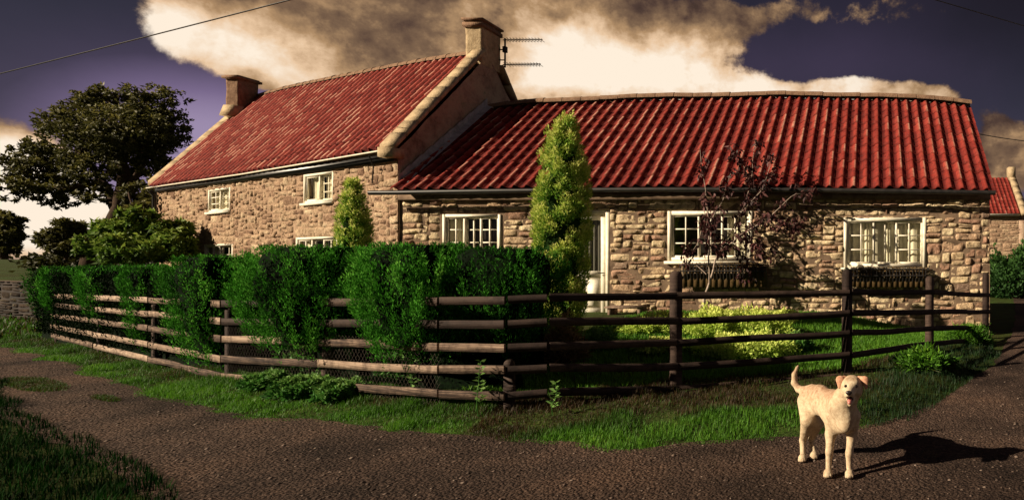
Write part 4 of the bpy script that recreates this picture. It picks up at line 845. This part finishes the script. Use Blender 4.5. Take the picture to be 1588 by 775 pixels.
tr.build('trunk', M['bark2'], pt, smooth=True); m.build('crown', M['purple'], pt)

# ---------------------------------------------------------------- overhead wires
def wire(pts, r, label, sag=0):
    a = np.array(pts); t = np.linspace(0, 1, 24); p = a[0]+(a[1]-a[0])*t[:, None]; p[:, 2] -= sag*4*t*(1-t); g = MB(); g.tube(p, r, 5); tag(g.build('overhead_wire', M['black']), label, 'wire', 'overhead wires')
a, b = P(0, 113, 13), P(440, 0, 9.5); wire((a-(b-a)*.5, b+(b-a)*.8), .011, 'dark overhead wire crossing the sky above the big tree', .03)
a, b = P(1513, 207, 14.6), P(1640, 222, 19); wire((a, b), .012, 'wire running right from the end of the cottage ridge', .05)
a, b = P(1450, 0, 12), P(1600, 44, 14); wire((a-(b-a)*.6, b+(b-a)), .010, 'faint wire across the dark upper right corner of the sky')
a, b = P(-60, 262, 60), P(330, 222, 46); wire((a, b), .012, 'upper of two thin wires passing behind the big tree')
a, b = P(-60, 276, 60), P(330, 232, 46); wire((a, b), .012, 'lower of two thin wires passing behind the big tree')
# ---------------------------------------------------------------- dog: one continuous skin from blended limbs (implicit surface, surface nets)
def cap(p, a, b, ra, rb):
    a, b = np.asarray(a, float), np.asarray(b, float); ab = b-a; t = np.clip(((p-a)@ab)/(ab@ab), 0, 1); return np.linalg.norm(p-a-t[..., None]*ab, axis=-1)-(ra+(rb-ra)*t)
def ell(p, c, r, rot=None):
    q = p-np.asarray(c); r = np.asarray(r)
    if rot is not None: q = q@rot
    k0 = np.linalg.norm(q/r, axis=-1); k1 = np.linalg.norm(q/(r*r), axis=-1); return k0*(k0-1)/np.maximum(k1, 1e-6)
def smin(a, b, k):
    h = np.clip(.5+.5*(b-a)/k, 0, 1); return b*(1-h)+a*h-k*h*(1-h)
def nets(fn, lo, hi, h):
    ax = [np.arange(lo[k], hi[k]+h, h) for k in range(3)]; Gx = np.stack(np.meshgrid(*ax, indexing='ij'), -1); V = fn(Gx); S = V < 0
    n = V.shape; cs = (n[0]-1, n[1]-1, n[2]-1); acc = np.zeros(cs+(3,)); cnt = np.zeros(cs)
    offs = [(0, 0, 0), (1, 0, 0), (0, 1, 0), (0, 0, 1), (1, 1, 0), (1, 0, 1), (0, 1, 1), (1, 1, 1)]
    sl = lambda o: tuple(slice(q, q+c) for q, c in zip(o, cs))
    for a in offs:
        for k in range(3):
            if a[k]: continue
            b = list(a); b[k] = 1; b = tuple(b); va, vb = V[sl(a)], V[sl(b)]; cr = (va < 0) != (vb < 0); t = np.where(cr, va/np.where(cr, va-vb, 1), 0)
            e = np.zeros(cs+(3,)); e[..., 0], e[..., 1], e[..., 2] = a; e[..., k] += t; acc += e*cr[..., None]; cnt += cr
    act = cnt > 0; idx = -np.ones(cs, int); idx[act] = np.arange(act.sum()); ijk = np.argwhere(act); v = np.array(lo)+(ijk+acc[act]/cnt[act][:, None])*h; F_ = []
    for k in range(3):
        a = [slice(1, -1)]*3; a[k] = slice(0, -1); b = list(a); b[k] = slice(1, None); A_, B_ = S[tuple(a)], S[tuple(b)]; e = np.argwhere(A_ != B_); st = A_[A_ != B_]
        e = e+[0 if q == k else 1 for q in range(3)]; u, w = (k+1) % 3, (k+2) % 3
        def g(du, dw):
            q = e.copy(); q[:, u] -= du; q[:, w] -= dw; return idx[q[:, 0], q[:, 1], q[:, 2]]
        f = np.stack([g(1, 1), g(0, 1), g(0, 0), g(1, 0)], -1); F_.append(np.where(st[:, None], f, f[:, ::-1]))
    return v, np.concatenate(F_)
side = np.array([.8, .6, 0.])
def dog_sdf(p):
    c0 = P(1285, 625, 4.25); q = p+side*((p-c0)@side)[..., None]*.42
    def qq(a): a = np.asarray(a); return a+side*((a-c0)@side)*.42
    d = cap(q, qq(P(1260, 615, 4.46)), qq(P(1272, 619, 4.36)), .092, .100)
    d = smin(d, cap(q, qq(P(1272, 620, 4.34)), qq(P(1294, 632, 4.2)), .092, .118), .05)
    d = smin(d, cap(q, qq(P(1294, 634, 4.2)), qq(P(1308, 640, 4.10)), .118, .098), .05)
    d = smin(d, cap(q, qq(P(1300, 655, 4.15)), qq(P(1309, 656, 4.07)), .075, .062), .05)
    d = smin(d, cap(p, P(1306, 625, 4.10), P(1319, 606, 4.01), .098, .070), .05)
    for a in (((1293, 645, 4.16, .056), (1288, 673, 4.17, .036), (1286, 700, 4.11, .0235), (1285, 724, 4.10, .020)),
              ((1323, 645, 4.12, .054), (1321, 673, 4.15, .035), (1317, 703, 4.11, .0235), (1317, 724, 4.09, .020)),
              ((1253, 622, 4.46, .078), (1254, 650, 4.36, .056), (1245, 682, 4.47, .023), (1245, 706, 4.41, .019)),
              ((1273, 628, 4.50, .062), (1268, 655, 4.40, .046), (1259, 680, 4.52, .022), (1262, 700, 4.47, .019))):
        e = None
        for (x, y, D, r), (x2, y2, D2, r2) in zip(a[:-1], a[1:]):
            s = cap(p, P(x, y, D), P(x2, y2, D2), r, r2); e = s if e is None else smin(e, s, .018)
        d = smin(d, e, .035)
    for x, D in ((1284, 4.065), (1317.5, 4.055), (1244.5, 4.375), (1262.5, 4.435)):   # paws with toes
        c = np.array([(x-CX)/F*D, D, .026]); d = smin(d, ell(p, c, [.031, .042, .026]), .012)
        for k in (-1.5, -.5, .5, 1.5): d = smin(d, ell(p, c+[k*.0135, -.034+abs(k)*.006, -.007], [.0092, .018, .0155]), .004)
    tl = [(1249, 606, 4.50, .034), (1239, 603, 4.54, .027), (1232, 593, 4.56, .024), (1232, 580, 4.56, .018), (1236, 570, 4.56, .010), (1238, 566, 4.56, .005)]
    e = None
    for (x, y, D, r), (x2, y2, D2, r2) in zip(tl[:-1], tl[1:]):
        s = cap(p, P(x, y, D), P(x2, y2, D2), r, r2); e = s if e is None else smin(e, s, .01)
    d = smin(d, e, .03)
    # head
    h = ell(p, P(1321, 596, 4.0), [.070, .078, .062]); h = smin(h, ell(p, P(1313, 606, 3.97), [.032, .045, .030]), .03); h = smin(h, ell(p, P(1329, 607, 3.97), [.032, .045, .030]), .03)
    h = smin(h, cap(p, P(1320, 603, 3.95), P(1316.5, 610.5, 3.845), .042, .0275), .025)
    h = smin(h, ell(p, P(1313, 613, 3.868), [.017, .026, .015]), .012); h = smin(h, ell(p, P(1320.5, 613.5, 3.87), [.017, .026, .015]), .012)
    h = smin(h, cap(p, P(1314, 592, 3.945), P(1327, 592.5, 3.945), .018, .018), .02)
    for x in (1311.8, 1328.0): h = np.maximum(h, -(np.linalg.norm(p-(P(x, 598.3, 3.905)), axis=-1)-.013))
    j = cap(p, P(1321, 614, 3.96), P(1318.5, 626, 3.885), .032, .017)
    h = smin(h, j, .014)
    h = np.maximum(h, -cap(p, P(1317.5, 620, 3.80), P(1320, 617, 3.93), .025, .008)*1.0)
    d = smin(d, h, .03)
    return d+.0018*(vnoise(p*90)-.5)+.005*(fbm(p*[16, 16, 9], 2)-.5)*ss(.12, .3, p[..., 2])*ss(.62, .55, p[..., 2])
fur = lambda nt: mixc(nt, .5, ramp(nt, attr(nt), [(0, (.60, .48, .32)), (.35, (.48, .33, .20)), (1, (.30, .14, .075))]), ramp(nt, noise(nt, 34, 5, .75), [(.36, (.22, .135, .08)), (.6, (.60, .49, .34))]))
def furbump(nt):
    g_ = nt.nodes.new('ShaderNodeNewGeometry'); mp = nt.nodes.new('ShaderNodeMapping'); mp.inputs['Scale'].default_value = (200, 200, 60); nt.links.new(g_.outputs['Position'], mp.inputs[0]); return noise(nt, 1, 3, .7, mp.outputs[0])
M['fur'] = mat('short_cream_fur', fur, .75, (furbump, .5, .003), .2)
v, f = nets(dog_sdf, (-.66, 3.74, -.01), (.10, 4.72, .80), .0062)
c = v[f].mean(1); nv = nrm(np.cross(v[f[:, 1]]-v[f[:, 0]], v[f[:, 2]]-v[f[:, 0]]))
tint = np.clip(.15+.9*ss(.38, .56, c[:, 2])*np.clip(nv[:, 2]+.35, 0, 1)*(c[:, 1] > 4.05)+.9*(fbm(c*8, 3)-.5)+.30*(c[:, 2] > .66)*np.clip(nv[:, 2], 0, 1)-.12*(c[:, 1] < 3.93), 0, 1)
g = MB(); g.add(v, f, tint); dogo = (-.37, 4.25, 0); dog = g.build('dog', M['fur'], smooth=True, loc=dogo); tag(dog, 'pale cream dog with open mouth and raised tail standing on the track', 'dog')
def blob(name, fn, lo, hi, h, m, tint=.5, smooth=True):
    v, f = nets(fn, lo, hi, h); g = MB(); g.add(v, f, tint); return g.build(name, m, dog, smooth=smooth)
def rotm(ax, a):
    c, s = math.cos(a), math.sin(a); return np.array([[c, 0, s], [0, 1, 0], [-s, 0, c]]) if ax == 'y' else np.array([[c, -s, 0], [s, c, 0], [0, 0, 1]])
M['fur_ear'] = mat('ear_fur', lambda nt: ramp(nt, noise(nt, 50, 4), [(.3, (.42, .2, .12)), (.7, (.68, .38, .24))]), .75, (furbump, .6, .003), .2)
def ear(s):
    if s < 0: A, B2, Cc = P(1310, 585.5, 4.0), P(1302.5, 588.5, 3.985), P(1301.5, 600, 3.972)
    else: A, B2, Cc = P(1332, 586, 4.0), P(1341, 589, 3.985), P(1343.5, 601, 3.972)
    def fn(p):
        q = p.copy(); m_ = (A[1]+Cc[1])/2; q[..., 1] = m_+(q[..., 1]-m_)*2.4
        a, b, c_ = [np.array([k[0], m_+(k[1]-m_)*2.4, k[2]]) for k in (A, B2, Cc)]
        return smin(cap(q, a, b, .016, .024), cap(q, b, c_, .025, .010), .012)/1.6
    lo = np.minimum(A, Cc)-.07; hi = np.maximum(A, Cc)+.07; return blob('ear', fn, lo, hi, .004, M['fur_ear'])
ear(-1); ear(1)
M['eye'] = mat('dog_eye', (.008, .005, .004), .08, spec=.8); M['nose'] = mat('dog_nose', lambda nt: ramp(nt, noise(nt, 200, 2), [(.4, (.012, .008, .008)), (.6, (.03, .02, .018))]), .35, spec=.6)
M['tongue'] = mat('tongue', lambda nt: ramp(nt, noise(nt, 120, 3), [(.4, (.42, .13, .11)), (.6, (.55, .2, .17))]), .35, spec=.5); M['mouth'] = mat('mouth_inside', (.03, .01, .009), .5)
for x in (1311.8, 1328.0):
    c = P(x, 598.3, 3.921); blob('eye', lambda p: np.linalg.norm((p-c)*[1, 1, 1.15], axis=-1)-.0115, c-.02, c+.02, .002, M['eye'])
c = P(1316.2, 609.0, 3.822); blob('nose', lambda p: smin(ell(p, c+[0, 0, .003], [.021, .014, .0125]), ell(p, c+[0, .002, -.006], [.012, .012, .011]), .005), c-.03, c+.03, .0025, M['nose'])
a, b, e_ = P(1319, 619.5, 3.925), P(1317.8, 621.5, 3.875), P(1317.3, 624.0, 3.858)
blob('tongue', lambda p: smin(cap(p*[1, 1, 1.0], a, b, .013, .0145), cap(p, b, e_, .0145, .012), .006), np.minimum(a, e_)-.03, np.maximum(a, e_)+.03, .0025, M['tongue'])
a2, b2 = P(1320, 616.5, 3.945), P(1318.5, 618, 3.90); blob('mouth', lambda p: cap(p, a2, b2, .018, .020), np.minimum(a2, b2)-.03, np.maximum(a2, b2)+.03, .003, M['mouth'])

# ---------------------------------------------------------------- sky
w = bpy.data.worlds.new('World'); sc.world = w; w.use_nodes = True; nt = w.node_tree; bg = nt.nodes['Background']
tc = nt.nodes.new('ShaderNodeTexCoord'); sx = nt.nodes.new('ShaderNodeSeparateXYZ'); nt.links.new(tc.outputs['Generated'], sx.inputs[0]); vx, vy, vz = sx.outputs
L = Vector((-.80, -.43, .445)).normalized()
sky = nt.nodes.new('ShaderNodeTexSky'); sky.sky_type = 'NISHITA'; sky.sun_disc = False; sky.sun_elevation = math.asin(L.z); sky.sun_rotation = math.atan2(L.x, L.y) % (2*math.pi)
m_ = lambda op, a, b=None, cl=False: mth(nt, op, a, b, cl)
az = m_('ARCTAN2', vx, vy); el = m_('ARCSINE', vz)
n1 = noise(nt, 3.2, 9, .62, None); 
def wn(scale, detail, rough, stretch=1.6, off=0):
    mp = nt.nodes.new('ShaderNodeMapping'); mp.inputs['Scale'].default_value = (1, 1, stretch); mp.inputs['Location'].default_value = (off, off*.7, off*.3); nt.links.new(tc.outputs['Generated'], mp.inputs[0]); return noise(nt, scale, detail, rough, mp.outputs[0], .15)
nbig = wn(3.4, 11, .6, 1.25); nfin = wn(10, 9, .64, 1.1, 4); nlit = wn(4.6, 8, .6, 1.2, 11.)
def blobs(lst):
    tot = None
    for (x, y, rx, ry, a) in lst:
        dx = (x-CX); k = math.hypot(dx, F); A = math.atan2(dx, F); E = math.atan2(CY-y, k); sa = rx*F/(F*F+dx*dx); se = ry/k
        g = m_('ADD', m_('POWER', m_('MULTIPLY', m_('SUBTRACT', az, A), 1/sa), 2), m_('POWER', m_('MULTIPLY', m_('SUBTRACT', el, E), 1/se), 2))
        e = m_('MULTIPLY', m_('EXPONENT', m_('MULTIPLY', g, -1)), a); tot = e if tot is None else m_('ADD', tot, e)
    return tot
dens = blobs([(330, 55, 110, 60, 1.0), (480, 40, 170, 65, 1.1), (700, 30, 260, 80, 1.2), (930, 15, 300, 40, .9), (1050, 105, 130, 60, 1.2), (880, 110, 120, 62, 1.15), (1000, 150, 200, 30, 1.0), (1330, 140, 70, 36, 1.0), (1440, 150, 70, 28, .95), (1210, 155, 120, 30, 1.0),  (1250, 30, 260, 35, .55), (640, 120, 300, 40, .65), (470, 125, 70, 28, .6),
              (20, 240, 90, 40, 1.0), (60, 350, 160, 50, 1.1), (1548, 215, 40, 50, .8), (1590, 260, 90, 60, .7), (230, 360, 150, 40, .6), (1320, 75, 170, 42, -.75), (1440, 90, 90, 40, -.4), (1010, 40, 50, 16, -.5), (1545, 100, 60, 60, -.5), (770, 290, 600, 60, .6)])
dens = m_('ADD', dens, m_('MULTIPLY', m_('SUBTRACT', m_('ADD', m_('MULTIPLY', nbig, .5), m_('MULTIPLY', nfin, .5)), .5), 3.2))
cov = nt.nodes.new('ShaderNodeMapRange'); cov.interpolation_type = 'SMOOTHSTEP'; cov.inputs[1].default_value = .47; cov.inputs[2].default_value = .72; nt.links.new(dens, cov.inputs[0]); cov = cov.outputs[0]
lit = blobs([(1070, 90, 110, 45, 1.0), (900, 90, 90, 45, .85), (1000, 130, 260, 45, .7), (290, 70, 120, 60, 1.0), (420, 70, 150, 45, .6), (640, 20, 110, 24, .45), (1340, 125, 70, 30, .8), (1450, 145, 60, 22, .7), (1230, 150, 150, 30, .75), (20, 245, 110, 45, 1.1), (60, 340, 150, 70, 1.25), (840, 30, 120, 20, .1), (480, 125, 70, 22, .5), (700, 330, 600, 60, .7), (240, 30, 50, 40, .5)])
def wo(scale, detail, rough, stretch, off, dx, dz):
    mp = nt.nodes.new('ShaderNodeMapping'); mp.inputs['Scale'].default_value = (1, 1, stretch); mp.inputs['Location'].default_value = (off+dx, off*.7, off*.3+dz); nt.links.new(tc.outputs['Generated'], mp.inputs[0]); return noise(nt, scale, detail, rough, mp.outputs[0], .15)
rel = m_('ADD', m_('MULTIPLY', m_('SUBTRACT', nbig, wo(3.4, 11, .6, 1.25, 0, -.05, .06)), 2.6), m_('MULTIPLY', m_('SUBTRACT', nfin, wo(10, 9, .64, 1.1, 4, -.016, .022)), 1.5))
lit = m_('ADD', m_('MULTIPLY', lit, .60), m_('MULTIPLY', m_('SUBTRACT', nlit, .5), 1.1)); lit = m_('ADD', m_('ADD', lit, m_('MULTIPLY', rel, .6)), .27)
ccol = ramp(nt, lit, [(0, (.022, .014, .013)), (.2, (.085, .050, .038)), (.38, (.20, .122, .072)), (.55, (.44, .27, .14)), (.75, (.82, .57, .36)), (1, (1.0, .86, .70))])
# clear sky: violet-blue, paler to the lower left
gl = m_('ADD', m_('MULTIPLY', blobs([(330, 210, 260, 110, 1.0), (60, 330, 240, 90, .7), (1230, 110, 260, 60, .25), (1560, 320, 120, 120, .4), (960, 60, 60, 20, .2)]), .8), m_('MULTIPLY', m_('SUBTRACT', nbig, .5), .25))
scol = ramp(nt, gl, [(0, (.016, .009, .018)), (.25, (.048, .028, .060)), (.55, (.20, .135, .26)), (.9, (.42, .32, .50))])
skb = mixc(nt, 1., sky.outputs[0], (.05, .05, .05), 'MULTIPLY')
clear = mixc(nt, .12, scol, skb)
col = mixc(nt, cov, clear, ccol)
far = blobs([(1640, -40, 260, 130, .8)]); col = mixc(nt, m_('MULTIPLY', far, .8, True), col, (.010, .007, .009))
rt = nt.nodes.new('ShaderNodeMapRange'); rt.interpolation_type = 'SMOOTHSTEP'; rt.inputs[1].default_value = .55; rt.inputs[2].default_value = 1.5; nt.links.new(vx, rt.inputs[0]); rt.inputs[1].default_value = .45; rt.inputs[2].default_value = .9; col = mixc(nt, m_('MULTIPLY', rt.outputs[0], .9), col, (.24, .20, .20))  # brighter sky out of view to the right, added to light the gable
nt.links.new(col, bg.inputs[0]); bg.inputs[1].default_value = 1.0

# ---------------------------------------------------------------- sun, camera
sl = bpy.data.lights.new('sun', 'SUN'); sl.energy = 8.6; sl.angle = R(.55); sl.color = (1, .84, .62); so = bpy.data.objects.new('sun', sl); C.objects.link(so); so.rotation_euler = L.to_track_quat('Z', 'Y').to_euler(); so.location = (-20, -8, 12)
cd = bpy.data.cameras.new('camera'); cam = bpy.data.objects.new('camera', cd); C.objects.link(cam); sc.camera = cam
cam.location = (0, 0, CAMZ); cam.rotation_euler = (R(90), 0, 0); cd.sensor_width = 36; cd.lens = F/1588*36; cd.shift_x = (794-CX)/1588; cd.shift_y = (CY-387.5)/1588; cd.clip_start = .1; cd.clip_end = 5000
sc.view_settings.view_transform = 'Standard'; sc.view_settings.look = 'None'; sc.view_settings.exposure = 0
sc.cycles.max_bounces = 5; sc.cycles.transparent_max_bounces = 12
